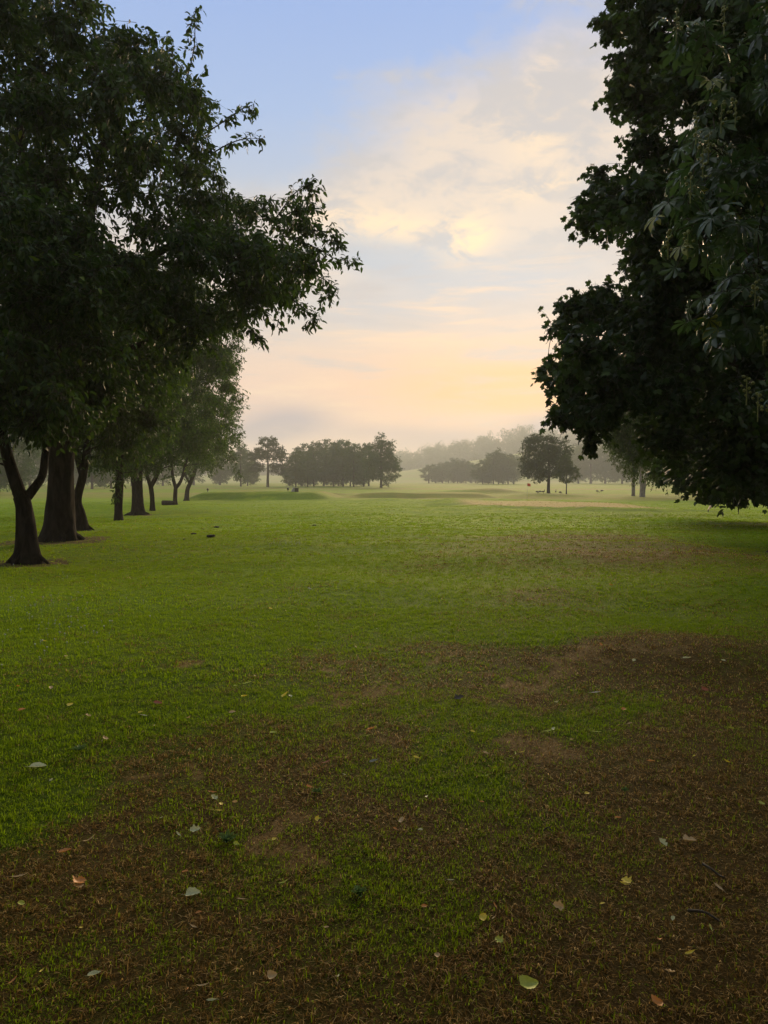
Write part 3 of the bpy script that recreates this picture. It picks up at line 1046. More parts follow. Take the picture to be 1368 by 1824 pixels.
plant('oak', 'oak_tree', 977, 150, 763, 52, 'dark full-crowned oak standing alone near the young tree, red flag before it', rz=0)
plant('young', 'young_tree', 1009, 146, 804, 27, 'small young tree with a thin stem beside the dark oak', rz=1.)
G1 = 'grove of misty trees beyond the tee'
plant('tall', 'ash_tree', 477, 228, 771, 36, 'tall open-crowned tree with sky gaps and a long bare trunk', rz=0)
plant('spiky', 'grove_tree', 679, 215, 770, 43, 'big spreading tree with ragged pointed top at the right end of the grove', G1, rz=2.1)
plant('round', 'grove_tree', 429, 240, 787, 27, 'rounded tree at the left end, just left of the tall open-crowned one', G1)
plant('dome', 'grove_tree', 441, 262, 795, 24, 'thin trunk half hidden behind the rounded left-end tree of the grove', G1)
for i, (px, Y, top, half, kind) in enumerate([(527, 225, 797, 27, 'dome'), (538, 250, 786, 28, 'round'), (548, 232, 800, 26, 'dome'), (559, 246, 780, 30, 'dome'), (577, 256, 778, 32, 'round'), (594, 240, 780, 32, 'dome'),
                                              (603, 262, 779, 30, 'round'), (611, 236, 781, 30, 'dome'), (624, 246, 779, 28, 'dome'), (630, 228, 786, 27, 'round'), (648, 238, 784, 28, 'dome'), (657, 250, 786, 26, 'round')]):
    lab = ['leftmost low rounded tree of the dense middle of the grove', 'second trunk from the left in the dense middle of the grove', 'short tree third from the left in the dense middle of the grove',
           'broad domed tree whose thick trunk stands under the left half of the grove roof', 'rear tree forming the highest left part of the grove roof', 'domed tree at the very centre of the grove roof',
           'rear tree just right of the grove roof centre', 'front tree with thick trunk right of the grove roof centre', 'domed tree with twin-looking trunk in the right half of the grove', 'low front tree right of the grove roof',
           'slim tree two trunks left of the big ragged right-end tree', 'slim tree next to the big ragged right-end tree of the grove'][i]
    plant(kind, 'grove_tree', px, Y, top, half, lab, G1)
G2 = 'line of small misty trees along the far fairway'
r2 = [(764, 826), (776, 824), (788, 822), (799, 819), (808, 813), (815, 818), (822, 816), (830, 818), (839, 822), (847, 826)]
for i, (px, top) in enumerate(r2):
    lab = 'far small tree of the left line, ' + ['at its low left end', 'second from its left end', 'third from its left end', 'fourth from its left end', 'under its highest crown', 'just right of its highest crown', 'fourth from its right end', 'third from its right end', 'second from its right end', 'at its right end'][i]
    plant(['round', 'dome'][i % 2], 'fairway_tree', px, 430 + random.uniform(-14, 14), top, 20, lab, G2)
r3 = [(860, 815), (870, 806), (879, 799), (888, 797), (896, 806), (905, 804), (915, 808)]
for i, (px, top) in enumerate(r3):
    lab = 'misty tree of the taller clump left of the oak, ' + ['at its outer left edge', 'second from its left edge', 'front one under its peak', 'topmost peak', 'just right of its peak', 'close beside the oak', 'hidden behind the oak edge'][i]
    plant(['dome', 'spiky', 'dome', 'spiky', 'round', 'dome', 'round'][i], 'fairway_tree', px, 345 + random.uniform(-12, 12), top, 24, lab, G2)
G3 = 'hazy tall trees behind the oak and young tree'
for i, (px, Y, top, half, kind) in enumerate([(1030, 400, 784, 34, 'dome'), (1052, 380, 780, 36, 'round'), (1078, 390, 776, 36, 'dome'), (1108, 370, 776, 38, 'dome'), (1140, 360, 774, 40, 'round'), (1180, 340, 772, 42, 'dome'), (1225, 320, 770, 44, 'round'), (1270, 300, 768, 46, 'dome')]):
    lab = 'hazy tree beyond the young tree, ' + ['directly behind it', 'first to its right', 'second to its right', 'just left of the pale trunks', 'behind the pale trunks', 'just right of the pale trunks', 'right of the pale trunks and deep in shade', 'rightmost and deepest in shade'][i]
    plant(kind, 'backdrop_tree', px, Y, top, half, lab, G3)
G4 = 'trees across the course seen between the left trunks'
for i, (px, Y, top, half, kind) in enumerate([(-40, 150, 745, 62, 'dome'), (24, 140, 750, 50, 'round'), (53, 205, 770, 48, 'dome'), (95, 240, 775, 40, 'round'), (140, 230, 772, 42, 'dome'), (164, 190, 765, 40, 'round'), (198, 200, 768, 44, 'dome'), (235, 250, 775, 40, 'round'), (290, 260, 778, 40, 'dome'), (345, 280, 785, 38, 'round'), (392, 290, 790, 34, 'dome')]):
    lab = 'distant tree across the course, ' + ['cut by the left photo edge', 'left of the nearest V-forked trunk', 'in the fork of the nearest cherry trunk', 'hidden behind the thickest trunk', 'between the thick trunk and the bent trunk', 'right beside the bent trunk', 'left of the slim straight trunk', 'between the straight and the stout trunks',
                                               'left of the V-shaped far trunk', 'above the leaning last trunk', 'just left of the grove'][i]
    plant(kind, 'distant_tree', px, Y, top, half, lab, G4)

# ---- far wood: one hazy mass
t = Tree(51, (0, 300, 0))
t.np_.append(np.array([0, 300, 0.]))
t.nr.append(.1)
cents = []
for i in range(1500):
    u = rng.random()
    px = -500 + 2400 * u
    v = rng.random() ** .55
    Yd = np.interp(px, [-500, 300, 720, 900, 1130, 1400, 1900], [850, 1050, 1200, 1130, 1030, 900, 800]) + 320 * v
    top = np.interp(px, [-500, 300, 400, 560, 700, 724, 745, 760, 790, 830, 880, 905, 940, 1000, 1130, 1400, 1900], [790, 810, 835, 838, 822, 808, 806, 797, 794, 790, 786, 778, 770, 772, 768, 740, 720])
    top = top - (11 if px > 850 else 4)
    top = top + (1 - v) * (858 - top) * .62 + rng.uniform(-13, -3)
    g = gb(px, 865, Yd)
    ztop = pt(px, top, Yd)[2]
    cents.append((g, ztop, Yd))
VV, TT_, RR, nn = [], [], [], 0
P_, D_, N_ = [], [], []
for g, ztop, Yd in cents:
    H = ztop - g[2]
    if H < 9:
        H = 9.
        ztop = g[2] + H
    k = 420
    rad = min(14, max(8.0, H * .34))
    # a lumpy crown: a dozen lobes on an ellipsoid
    lc = norm(rng.normal(size=(16, 3))) * np.array([rad * .62, rad * .62, H * .30]) + np.array([g[0], g[1], g[2] + H * .58])
    lr = rad * rng.uniform(.34, .55, 16)
    w = rng.integers(0, 16, k)
    d = norm(rng.normal(size=(k, 3)))
    p = lc[w] + d * lr[w][:, None] * rng.uniform(.75, 1.05, (k, 1))
    p = p[p[:, 2] < ztop + .4]
    p = p[p[:, 2] > g[2] + .3]
    skirt = np.stack([g[0] + rng.normal(0, rad * .6, 130), g[1] + rng.normal(0, rad * .4, 130), g[2] + rng.uniform(.2, H * .4, 130)], 1)
    p = np.concatenate([p, skirt])
    P_.append(p)
    N_.append(p - np.array([g[0], g[1], g[2] + H * .4]))
P_ = np.concatenate(P_)
N_ = norm(np.concatenate(N_)) + rng.normal(0, .5, P_.shape)
D_ = rng.normal(size=P_.shape)
V, T, rnd = leaf_mesh(P_, D_, N_, rng.uniform(1.8, 3.0, len(P_)), rng.uniform(1.3, 2.1, len(P_)), 'quad', rng)
fw = link('far_wood', tri_mesh('far_wood', V, T, [M_PARK], None, {'rnd': rnd}))
fw['kind'] = 'stuff'
fw['label'] = 'pale hazy wood rising across the far edge of the course'

# ------------------------------------------------------------------ ground sheet (polar grid, fine near the viewpoint)
nr_, na = 420, 900
rr = np.concatenate([[0.0], np.geomspace(.35, 2000, nr_)])
ang = np.concatenate([np.linspace(-50, 50, 640, endpoint=False), np.linspace(50, 310, 260, endpoint=False)])
aa = np.radians(ang)
GX = rr[1:, None] * np.sin(aa)[None]
GY = rr[1:, None] * np.cos(aa)[None]
gx = np.concatenate([[0.], GX.ravel()])
gy = np.concatenate([[0.], GY.ravel()])
gz = zt(gx, gy)
i = np.arange(nr_ - 1)[:, None] * na + 1
j = np.arange(na)[None]
j2 = (j + 1) % na
Q = np.stack([i + j, i + na + j, i + na + j2, i + j2], -1).reshape(-1, 4)
Q1 = np.concatenate([Q[:, [0, 2, 1]], Q[:, [0, 3, 2]]])
jj = np.arange(na)
cap = np.stack([np.zeros(na, int), 1 + jj, 1 + (jj + 1) % na], 1)
cap = cap[:, [0, 2, 1]]
TG = np.concatenate([cap, Q1])


def rough_shade_of(x, y):  # slopes facing the viewpoint: rough grass plus relief shade for the colour
    h = .25
    g = (zt(x, y + h) - zt(x, y - h)) / (2 * h)
    d = np.hypot(x, y)
    return sm((g - .04) / .11) * sm((d - 38) / 8)


_WORN = [((875, 1204), (925, 1226), (960, 1235), 9), ((950, 1228), (1000, 1195), (1040, 1160), 12), ((1040, 1160), (1090, 1150), (1200, 1152), 9), ((900, 1340), (960, 1332), (1000, 1335), 14), ((925, 1052), (942, 1057), (958, 1064), 5),
         ((560, 1262), (640, 1240), (690, 1225), 8), ((550, 1180), (575, 1186), (600, 1190), 5), ((790, 1180), (810, 1168), (822, 1158), 6), ((1030, 985), (1080, 992), (1150, 995), 6), ((1180, 988), (1230, 1000), (1300, 1002), 4), ((320, 1182), (340, 1186), (355, 1190), 6),
         ((500, 1480), (530, 1500), (560, 1530), 14), ((200, 1400), (260, 1392), (310, 1380), 8), ((660, 1330), (700, 1325), (730, 1330), 8), ((830, 990), (860, 985), (900, 1000), 4)]
_WS = []
for a_, b_, c_, w_ in _WORN:
    for t_ in np.linspace(0, 1, 7):
        u_ = np.array(a_) * (1 - t_) ** 2 + 2 * t_ * (1 - t_) * np.array(b_) + t_ ** 2 * np.array(c_)
        g_ = ground_at(*u_)
        _WS.append((g_[0], g_[1], w_ * 1.9 / F * np.hypot(g_[0], g_[1])))
_WS = np.array(_WS)


def wornness(x, y):
    x = np.asarray(x, float)
    y = np.asarray(y, float)
    out = np.zeros(x.shape)
    near = (y > 1) & (np.hypot(x, y) < 40)
    xn, yn = x[near], y[near]
    jx = xn + .09 * np.sin(yn * 9 + 2 * np.sin(xn * 5)) + .05 * np.sin(xn * 23 + yn * 17)
    jy = yn + .12 * np.sin(xn * 8 + 2 * np.sin(yn * 4)) + .07 * np.sin(xn * 19 - yn * 21)
    o = np.zeros(xn.shape)
    for wx, wy, wr in _WS:
        # ground distances stretch with the view: patches are longer away from the viewer
        o = np.maximum(o, np.exp(-(((jx - wx) / wr) ** 2 + ((jy - wy) / (wr * 2.2)) ** 2)))
    out[near] = o
    e = 46.5 + np.clip(14 - x, 0, 9) * 1.25 - np.clip(x - 14, 0, 20) * .25
    green = sm((x - 6.5) / 3) * sm((22 - x) / 5) * sm((y - e - 1.8) / 1.0) * sm((92 - y) / 12)
    return np.maximum(out, green * .95)


def soilness(x, y):
    s = np.zeros(np.shape(x))
    for b_, rad in TREE_BASES.values():
        d = np.hypot((x - b_[0]), (y - b_[1]))
        a_ = np.arctan2(y - b_[1], x - b_[0])
        rad_ = rad * (1 + .15 * np.sin(3 * a_ + b_[0]) + .1 * np.sin(7 * a_))
        s = np.maximum(s, sm((rad_ * 1.15 - d) / (rad_ * .35)))
    return s


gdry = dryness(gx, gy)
gsoil = soilness(gx, gy)
grshade = rough_shade_of(gx, gy)
gworn = wornness(gx, gy)

m_turf, nt = mat('turf')
o_ = nd(nt, 'ShaderNodeOutputMaterial')
geo = nd(nt, 'ShaderNodeNewGeometry')
pos = geo.outputs['Position']
ad = E(nt, nd(nt, 'ShaderNodeAttribute', attribute_name='dry').outputs['Fac'])
asl = E(nt, nd(nt, 'ShaderNodeAttribute', attribute_name='soil').outputs['Fac'])
cd_ = nd(nt, 'ShaderNodeVectorMath', operation='LENGTH')
nt.links.new(pos, cd_.inputs[0])
dist = E(nt, cd_.outputs['Value'])
n1 = E(nt, noise(nt, pos, .55, 5, .6))
n2 = E(nt, noise(nt, pos, 4.5, 5, .65))
n3 = E(nt, noise(nt, pos, 38, 4, .7))
n4 = E(nt, noise(nt, pos, .09, 4, .6, scl=(1, 1, 1)))
n5 = E(nt, noise(nt, pos, 160, 3, .7))
G_D, G_M, G_L = (.065, .13, .002), (.125, .215, .003), (.21, .28, .006)
S_D, S_M, S_L = (.040, .028, .007), (.13, .092, .024), (.24, .175, .06)
gcol = mixc(nt, n2.sstep(.3, .7), G_D, G_M)
gcol = mixc(nt, n1.sstep(.42, .72) * .7, gcol, G_L)
gcol = mixc(nt, n3.sstep(.35, .75) * .35, gcol, G_L)
scol = mixc(nt, n3.sstep(.3, .65), S_D, S_M)
scol = mixc(nt, n5.sstep(.52, .72) * .7, scol, S_L)
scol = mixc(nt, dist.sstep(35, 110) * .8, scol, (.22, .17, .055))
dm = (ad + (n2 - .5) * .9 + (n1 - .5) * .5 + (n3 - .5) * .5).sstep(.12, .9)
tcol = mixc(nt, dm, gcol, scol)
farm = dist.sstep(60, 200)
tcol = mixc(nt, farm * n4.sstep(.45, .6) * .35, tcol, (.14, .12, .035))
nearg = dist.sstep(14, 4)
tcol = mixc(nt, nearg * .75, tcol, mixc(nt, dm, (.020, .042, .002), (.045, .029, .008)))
wrn = E(nt, nd(nt, 'ShaderNodeAttribute', attribute_name='worn').outputs['Fac'])
tcol = mixc(nt, (wrn + (n3 - .5) * .7 + (n2 - .5) * .4).sstep(.2, 1.0) * .7, tcol, mixc(nt, n5.sstep(.3, .7), mixc(nt, dist.sstep(20, 45), (.12, .078, .030), (.34, .26, .09)), mixc(nt, dist.sstep(20, 45), (.27, .185, .075), (.42, .33, .12))))
rsh = E(nt, nd(nt, 'ShaderNodeAttribute', attribute_name='rough_shade').outputs['Fac'])
tcol = mixc(nt, rsh * .42, tcol, (.035, .065, .008))  # darker green carries rough grass and painted slope shade together
soilc = mixc(nt, (n2 * .6 + n3 * .4).sstep(.4, .6), (.022, .016, .009), (.15, .095, .042))
tcol = mixc(nt, (asl + (n1 - .5) * .9 + (n2 - .5) * 1.5 + (n3 - .5) * .8).sstep(.25, .8) * .85, tcol, soilc)
bs = nd(nt, 'ShaderNodeBsdfPrincipled', i_Roughness=.9)
bs.inputs['Specular IOR Level'].default_value = .04
nt.links.new(tcol, bs.inputs['Base Color'])
bmp = nd(nt, 'ShaderNodeBump', i_Strength=.9, i_Distance=.05)
hh = n3 * .5 + n2 * .6 + n5 * .25
nt.links.new(hh.s, bmp.inputs['Height'])
nt.links.new(bmp.outputs[0], bs.inputs['Normal'])
nt.links.new(bs.outputs[0], o_.inputs[0])
gr = link('ground', tri_mesh('ground', np.stack([gx, gy, gz], 1), TG, [m_turf], None, {'dry': gdry, 'soil': gsoil, 'rough_shade': grshade, 'worn': gworn}, smooth=True))
gr['kind'] = 'structure'
gr['label'] = 'parkland turf, green beyond and parched brown in front'

# ------------------------------------------------------------------ grass blades
mg, nt = mat('grass_blades')
o_ = nd(nt, 'ShaderNodeOutputMaterial')
ra = nd(nt, 'ShaderNodeAttribute', attribute_name='rnd')
da = nd(nt, 'ShaderNodeAttribute', attribute_name='dead')
rg_ = nd(nt, 'ShaderNodeValToRGB')
e = rg_.color_ramp.elements
e[0].color = (.065, .13, .003, 1)
e[1].color = (.21, .30, .010, 1)
x_ = e.new(.5)
x_.color = (.115, .215, .004, 1)
rs_ = nd(nt, 'ShaderNodeValToRGB')
e = rs_.color_ramp.elements
e[0].color = (.042, .026, .008, 1)
e[1].color = (.62, .47, .21, 1)
for p_, c_ in ((.5, (.165, .098, .022)), (.85, (.38, .24, .066))):
    x_ = e.new(p_)
    x_.color = (*c_, 1)
nt.links.new(ra.outputs['Fac'], rg_.inputs[0])
nt.links.new(ra.outputs['Fac'], rs_.inputs[0])
gpos = nd(nt, 'ShaderNodeNewGeometry').outputs['Position']
pv1 = E(nt, noise(nt, gpos, .35, 4, .6))
pv2 = E(nt, noise(nt, gpos, 2.2, 4, .6))
gg = mixc(nt, pv1.sstep(.35, .65) * .55, rg_.outputs[0], (.19, .25, .004))
gg = mixc(nt, pv2.sstep(.45, .7) * .6, gg, (.045, .10, .003))
c = mixc(nt, da.outputs['Fac'], gg, rs_.outputs[0])
b_ = nd(nt, 'ShaderNodeBsdfPrincipled', i_Roughness=.6)
b_.inputs['Specular IOR Level'].default_value = .04
tr_ = nd(nt, 'ShaderNodeBsdfTranslucent')
nt.links.new(c, b_.inputs['Base Color'])
trc = mixc(nt, da.outputs['Fac'], (.23, .36, .004), c)
nt.links.new(trc, tr_.inputs[0])
mx = nd(nt, 'ShaderNodeMixShader', i_Fac=.5)
nt.links.new(b_.outputs[0], mx.inputs[1])
nt.links.new(tr_.outputs[0], mx.inputs[2])
nt.links.new(mx.outputs[0], o_.inputs[0])


def blades(d0, d1, n, hgt, wid):
    half = R(38)
    d = np.sqrt(rng.uniform(d0 ** 2, d1 ** 2, n))
    a = rng.uniform(-half, half, n)
    x, y = d * np.sin(a), d * np.cos(a)
    # clumping: pull some blades towards random tuft centres
    cl = rng.random(n) < .72
    q = rng.integers(0, n, max(4, n // 14))
    c_ = q[rng.integers(0, len(q), n)]
    sg = .016 * (d1 / 5) ** .6
    jx = np.where(cl, x[c_] + rng.normal(0, sg, n), x)
    jy = np.where(cl, y[c_] + rng.normal(0, sg, n), y)
    x, y = jx, jy
    z = zt(x, y)
    dr = dryness(x, y)
    so_ = soilness(x, y)
    keep = so_ < rng.uniform(.05, 1.2, n)
    keep &= rng.random(n) > (d - 55) / 45
    wn = wornness(x, y)
    keep &= rng.random(n) > wn * .45
    pn = .5 + .5 * np.sin(x * 2.3 + 1.7 * np.sin(y * 1.9)) * np.sin(y * 2.9 + 1.3 * np.sin(x * 2.1))
    pn2 = .5 + .5 * np.sin(x * 9 + 2 * np.sin(y * 7)) * np.sin(y * 11 + 2 * np.sin(x * 8))
    dd = np.clip((dr + (pn - .5) * .55 + (pn2 - .5) * .5 - .06) / .74, 0, 1)
    dead = (rng.random(n) < np.maximum(.05 + .89 * dd, wn)).astype(float)
    keep &= rng.random(n) < np.where(dead > 0, .85, 1.)
    x, y, z, dead, pn2, d = (v[keep] for v in (x, y, z, dead, pn2, d))
    n = len(x)
    h = hgt * rng.uniform(.45, 1.25, n) * np.where(dead > 0, .95, 1.0) * (.7 + .6 * pn2)
    lean = np.where(dead > 0, rng.uniform(.7, 1.55, n), rng.uniform(.3, 1.2, n))
    az = rng.uniform(0, 2 * math.pi, n)
    dx, dy = np.cos(az) * np.sin(lean), np.sin(az) * np.sin(lean)
    up = np.cos(lean)
    w = wid * rng.uniform(.6, 1.3, n)
    sx, sy = -np.sin(az), np.cos(az)
    B = np.stack([x, y, z - .004], 1)
    d1_ = np.stack([dx * .6, dy * .6, np.maximum(up, .12) + .25], 1)
    d2_ = np.stack([dx * 1.2, dy * 1.2, np.maximum(up, .10) - .05], 1)
    Sd = np.stack([sx, sy, np.zeros(n)], 1)
    m_ = B + d1_ * (h * .5)[:, None]
    tp = B + d2_ * h[:, None]
    Vv = np.stack([B - Sd * w[:, None] / 2, B + Sd * w[:, None] / 2, m_ - Sd * w[:, None] * .4, m_ + Sd * w[:, None] * .4, tp], 1)
    Tt = (np.arange(n)[:, None, None] * 5 + np.array([(0, 1, 3), (0, 3, 2), (2, 3, 4)])[None]).reshape(-1, 3)
    return Vv.reshape(-1, 3), Tt, np.repeat(rng.random(n), 5), np.repeat(dead, 5)


Vs, Ts, Rs, Ds, n_ = [], [], [], [], 0
for args in ((1.5, 3.2, 125000, .031, .0026), (3.2, 5.5, 200000, .031, .0032), (5.5, 9, 210000, .033, .005), (9, 15, 170000, .036, .008), (15, 26, 140000, .042, .014), (26, 45, 100000, .05, .03), (45, 100, 230000, .05, .035)):
    V, T, r_, dd_ = blades(*args)
    Vs.append(V)
    Ts.append(T + n_)
    Rs.append(r_)
    Ds.append(dd_)
    n_ += len(V)
ga = link('grass', tri_mesh('grass', np.concatenate(Vs), np.concatenate(Ts), [mg], None, {'rnd': np.concatenate(Rs), 'dead': np.concatenate(Ds)}))
ga['kind'] = 'stuff'
ga['label'] = 'short grass blades, green and straw brown'

# ------------------------------------------------------------------ clover flowers (ground cover)
P = []
for _ in range(130):
    px = np.clip(rng.normal(70, 75), -60, 330)
    py = rng.normal(1095, 38)
    g = ground_at(px, py)
    P.append(g)
for _ in range(60):
    P.append(ground_at(rng.normal(505, 22), rng.normal(969, 3.5)))
Vs, Ts, n_ = [], [], 0
for g in P:
    r = rng.uniform(.006, .011)
    V, T = ico((0, 0, 0), 1, 1)
    V = V * r * (1 + .15 * rng.normal(size=(len(V), 1))) * np.array([1, 1, .8]) + g + np.array([0, 0, .035 + r])
    Vs.append(V)
    Ts.append(T + n_)
    n_ += len(V)
    sv, sq = tube([g, g + [0, .003, .02], g + [0, 0, .037]], [.0015] * 3, 3)
    Vs.append(sv)
    Ts.append(np.concatenate([sq[:, [0, 1, 2]], sq[:, [0, 2, 3]]]) + n_)
    n_ += len(sv)
cf = link('clover_flowers', tri_mesh('clover_flowers', np.concatenate(Vs), np.concatenate(Ts), [plain('clover_white', (.32, .36, .28), .8, .2)]))
cf['kind'] = 'stuff'
cf['label'] = 'patch of tiny white clover flowers in the grass'

# ------------------------------------------------------------------ fallen leaves
LEAFCOL = {'yellow': (.68, .56, .05), 'lime': (.40, .47, .06), 'pale': (.50, .54, .30), 'orange': (.55, .23, .04), 'brown': (.20, .10, .04), 'tan': (.50, .36, .17), 'white': (.5, .5, .45), 'grey': (.16, .18, .15), 'dark': (.035, .03, .022), 'red': (.28, .08, .03)}
LM = {}


def leafmat(c_):
    if c_ not in LM:
        LM[c_] = leafm2('fallen_leaf_' + c_, LEAFCOL[c_])
    return LM[c_]


def leafm2(name, colr):
    m, nt = mat(name)
    o = nd(nt, 'ShaderNodeOutputMaterial')
    g = nd(nt, 'ShaderNodeTexCoord')
    v = noise(nt, g.outputs['Object'], 40, 4)
    v2 = noise(nt, g.outputs['Object'], 180, 2)
    c = mixc(nt, E(nt, v).sstep(.35, .7), tuple(x * .8 for x in colr), tuple(min(1, x * 1.15) for x in colr))
    c = mixc(nt, E(nt, v2).sstep(.62, .7) * .5, c, (.14, .075, .03))
    b = nd(nt, 'ShaderNodeBsdfPrincipled', i_Roughness=.55)
    t = nd(nt, 'ShaderNodeBsdfTranslucent')
    nt.links.new(c, b.inputs['Base Color'])
    nt.links.new(c, t.inputs[0])
    mx = nd(nt, 'ShaderNodeMixShader', i_Fac=.25)
    nt.links.new(b.outputs[0], mx.inputs[1])
    nt.links.new(t.outputs[0], mx.inputs[2])
    nt.links.new(mx.outputs[0], o.inputs[0])
    return m


def leaf_shape(kind, curl, rg):
    """a grid leaf of unit length along x with stalk, bent by curl"""
    nu, nv = 12, 6
    V, Q = [], []
    for i in range(nu + 1):
        u = i / nu
        if kind == 'ovate':
            w = .34 * math.sin(math.pi * min(1, u ** .75)) ** .8
        elif kind == 'willow':
            w = .11 * math.sin(math.pi * u) ** .8
        elif kind == 'broad':
            w = .46 * math.sin(math.pi * u ** .6) ** .7
        else:   # lobed
            w = .40 * math.sin(math.pi * u ** .7) ** .7 * (1 + .35 * math.cos(u * 6.28 * 2.6))
        w *= 1 + .05 * rg.normal()
        w = max(w, .004)
        for j in range(nv + 1):
            v = (j / nv - .5) * 2
            a = curl * (u - .5)
            x = math.sin(a) / curl * 1.0 if abs(curl) > .01 else u - .5
            z = (1 - math.cos(a)) / curl if abs(curl) > .01 else 0
            z += abs(v) ** 1.5 * w * .45 + .012 * math.sin(u * 17 + v * 5) * abs(v)
            V.append((x, v * w, z))
    for i in range(nu):
        for j in range(nv):
            a = i * (nv + 1) + j
            Q.append((a, a + 1, a + nv + 2, a + nv + 1))
    return np.array(V), np.array(Q)


GL = 'fallen leaves scattered on the turf'
_lm = {}


def fallen(px, py, wpx, colr, shape, curl, label, rz=None, tilt=.25, name='fallen_leaf', cat='fallen leaf', group=GL, lift=.03, seed=None):
    g = ground_at(px, py)
    L = max(.016, .88 * wpx / F * np.linalg.norm(g - np.array([0, 0, CAM_H])))
    if seed is None:
        seed = random.randrange(6)
    key = (shape, colr, round(curl, 1), seed)
    if key not in _lm:
        rg = np.random.default_rng(abs(hash((shape, seed))) % 9999 if False else seed + len(shape) * 10)
        V, Q = leaf_shape(shape, curl, rg)
        sv, sq = tube([(-.5, 0, 0), (-.62, .03, .01), (-.75, .08, .02)], [.012, .010, .007], 4)
        a = abs(curl) > .01
        sv[:, 0] += V[:, 0].min() + .5
        sv[:, 2] += V[:nv_mid + 1, 2].mean() if False else V[3, 2]
        _lm[key] = tri_mesh(name, np.concatenate([V, sv]), np.concatenate([Q, sq + len(V)]), [leafmat(colr)], smooth=True)
    o = link(name, _lm[key])
    o.location = (g[0], g[1], g[2] + lift)
    o.rotation_euler = (random.uniform(-tilt, tilt), random.uniform(-tilt, tilt), random.uniform(0, 6.28) if rz is None else rz)
    o.scale = (L, L, L)
    tag(o, label, cat, group)
    return o


fallen(943, 1773, 34, 'lime', 'broad', .9, 'large yellow-green leaf at the front, bent with one flat side up', rz=.25, tilt=.08, seed=0)
fallen(344, 1607, 27, 'pale', 'broad', .3, 'large pale greenish-white leaf lying flat in the dry front turf', rz=.1, tilt=.12, seed=1)
fallen(141, 1586, 26, 'orange', 'lobed', 1.2, 'crumpled orange leaf standing on edge over a cream one', rz=1.2, tilt=.6, seed=0)
fallen(139, 1594, 22, 'tan', 'ovate', .5, 'cream leaf lying under the crumpled orange one', rz=2.4, seed=0)
fallen(67, 1376, 31, 'pale', 'ovate', .3, 'long pale green leaf flat in the deep green grass near the left edge', rz=.1, tilt=.1, seed=2)
fallen(126, 1264, 12, 'yellow', 'broad', .6, 'small bright yellow leaf in the green grass, upper left of the pale long leaf', rz=1., seed=0)
fallen(39, 1273, 13, 'orange', 'broad', .6, 'small golden leaf nearest the left edge in green grass', rz=.3, seed=1)
fallen(509, 1245, 16, 'yellow', 'broad', .9, 'bright yellow leaf folded up beside a pale scrap', rz=.9, tilt=.6, seed=2)
fallen(517, 1247, 10, 'pale', 'ovate', .4, 'pale scrap touching the bright folded yellow leaf', rz=2.2, seed=1)
fallen(436, 1248, 13, 'yellow', 'broad', .8, 'yellow leaf left of the brightest folded yellow one', rz=.4, tilt=.5, seed=3)
fallen(440, 1224, 20, 'lime', 'willow', .5, 'long narrow lime leaf just above two yellow leaves', rz=.1, seed=0)
fallen(420, 1229, 9, 'lime', 'ovate', .4, 'short lime leaf end to end with the narrow lime one', rz=.5, seed=1)
fallen(281, 1261, 17, 'red', 'ovate', .7, 'rust red curled leaf in the green grass left of the yellow pair', rz=.2, seed=2)
fallen(414, 1277, 13, 'tan', 'ovate', .4, 'small pinkish tan leaf below the yellow pair', rz=.3, seed=3)
fallen(251, 1277, 10, 'yellow', 'ovate', .5, 'dull yellow leaf above a narrow pale one', rz=.8, seed=0)
fallen(256, 1283, 14, 'pale', 'willow', .4, 'narrow pale leaf below the dull yellow one', rz=.2, seed=1)
fallen(662, 1307, 18, 'orange', 'ovate', .9, 'pinkish orange leaf with a raised tip in the middle of the turf', rz=.3, tilt=.4, seed=1)
fallen(656, 1319, 13, 'lime', 'willow', .7, 'thin lime leaf curled below the pinkish orange one', rz=.3, seed=2)
fallen(487, 1314, 14, 'lime', 'ovate', .6, 'dull lime curled leaf above the brown patch', rz=.4, seed=4)
fallen(666, 1366, 18, 'grey', 'ovate', .7, 'grey-green withered leaf on the dry patch', rz=.3, seed=3)
fallen(581, 1368, 22, 'red', 'willow', .8, 'rusty narrow curled leaf on the brown patch', rz=.6, tilt=.4, seed=3)
fallen(551, 1413, 14, 'orange', 'ovate', .9, 'amber curled leaf right of the dry hollow', rz=.3, tilt=.4, seed=4)
fallen(394, 1443, 11, 'yellow', 'ovate', .8, 'small yellow leaf standing upright above another yellow one', rz=1.5, tilt=.7, seed=5)
fallen(390, 1455, 15, 'yellow', 'willow', .4, 'yellow leaf lying flat under the upright yellow one', rz=.1, seed=4)
fallen(419, 1440, 13, 'tan', 'ovate', .7, 'tan leaf on edge right of the upright yellow leaf', rz=1.1, tilt=.7, seed=5)
fallen(378, 1422, 18, 'orange', 'willow', .5, 'flat orange-brown leaf above the upright yellow leaf', rz=.1, seed=5)
fallen(348, 1491, 20, 'pale', 'lobed', .9, 'pale jagged withered leaf with a curled tail', rz=.2, tilt=.4, seed=2)
fallen(318, 1498, 16, 'pale', 'willow', .8, 'narrow pale leaf tilted left of the pale jagged leaf', rz=2.4, tilt=.3, seed=0)
fallen(565, 1470, 12, 'yellow', 'ovate', .7, 'yellow upright leaf scrap on the pinkish dry patch', rz=1.2, tilt=.6, seed=0)
fallen(116, 1530, 21, 'orange', 'ovate', .6, 'orange leaf flat on the dry edge of the green corner', rz=.4, tilt=.2, seed=3)
fallen(35, 1575, 28, 'tan', 'willow', .9, 'long tan curled leaf near the left edge on dry turf', rz=.3, seed=5)
fallen(160, 1508, 26, 'tan', 'willow', 1.6, 'thin pale seed leaf bent into an arc', rz=.7, seed=2)
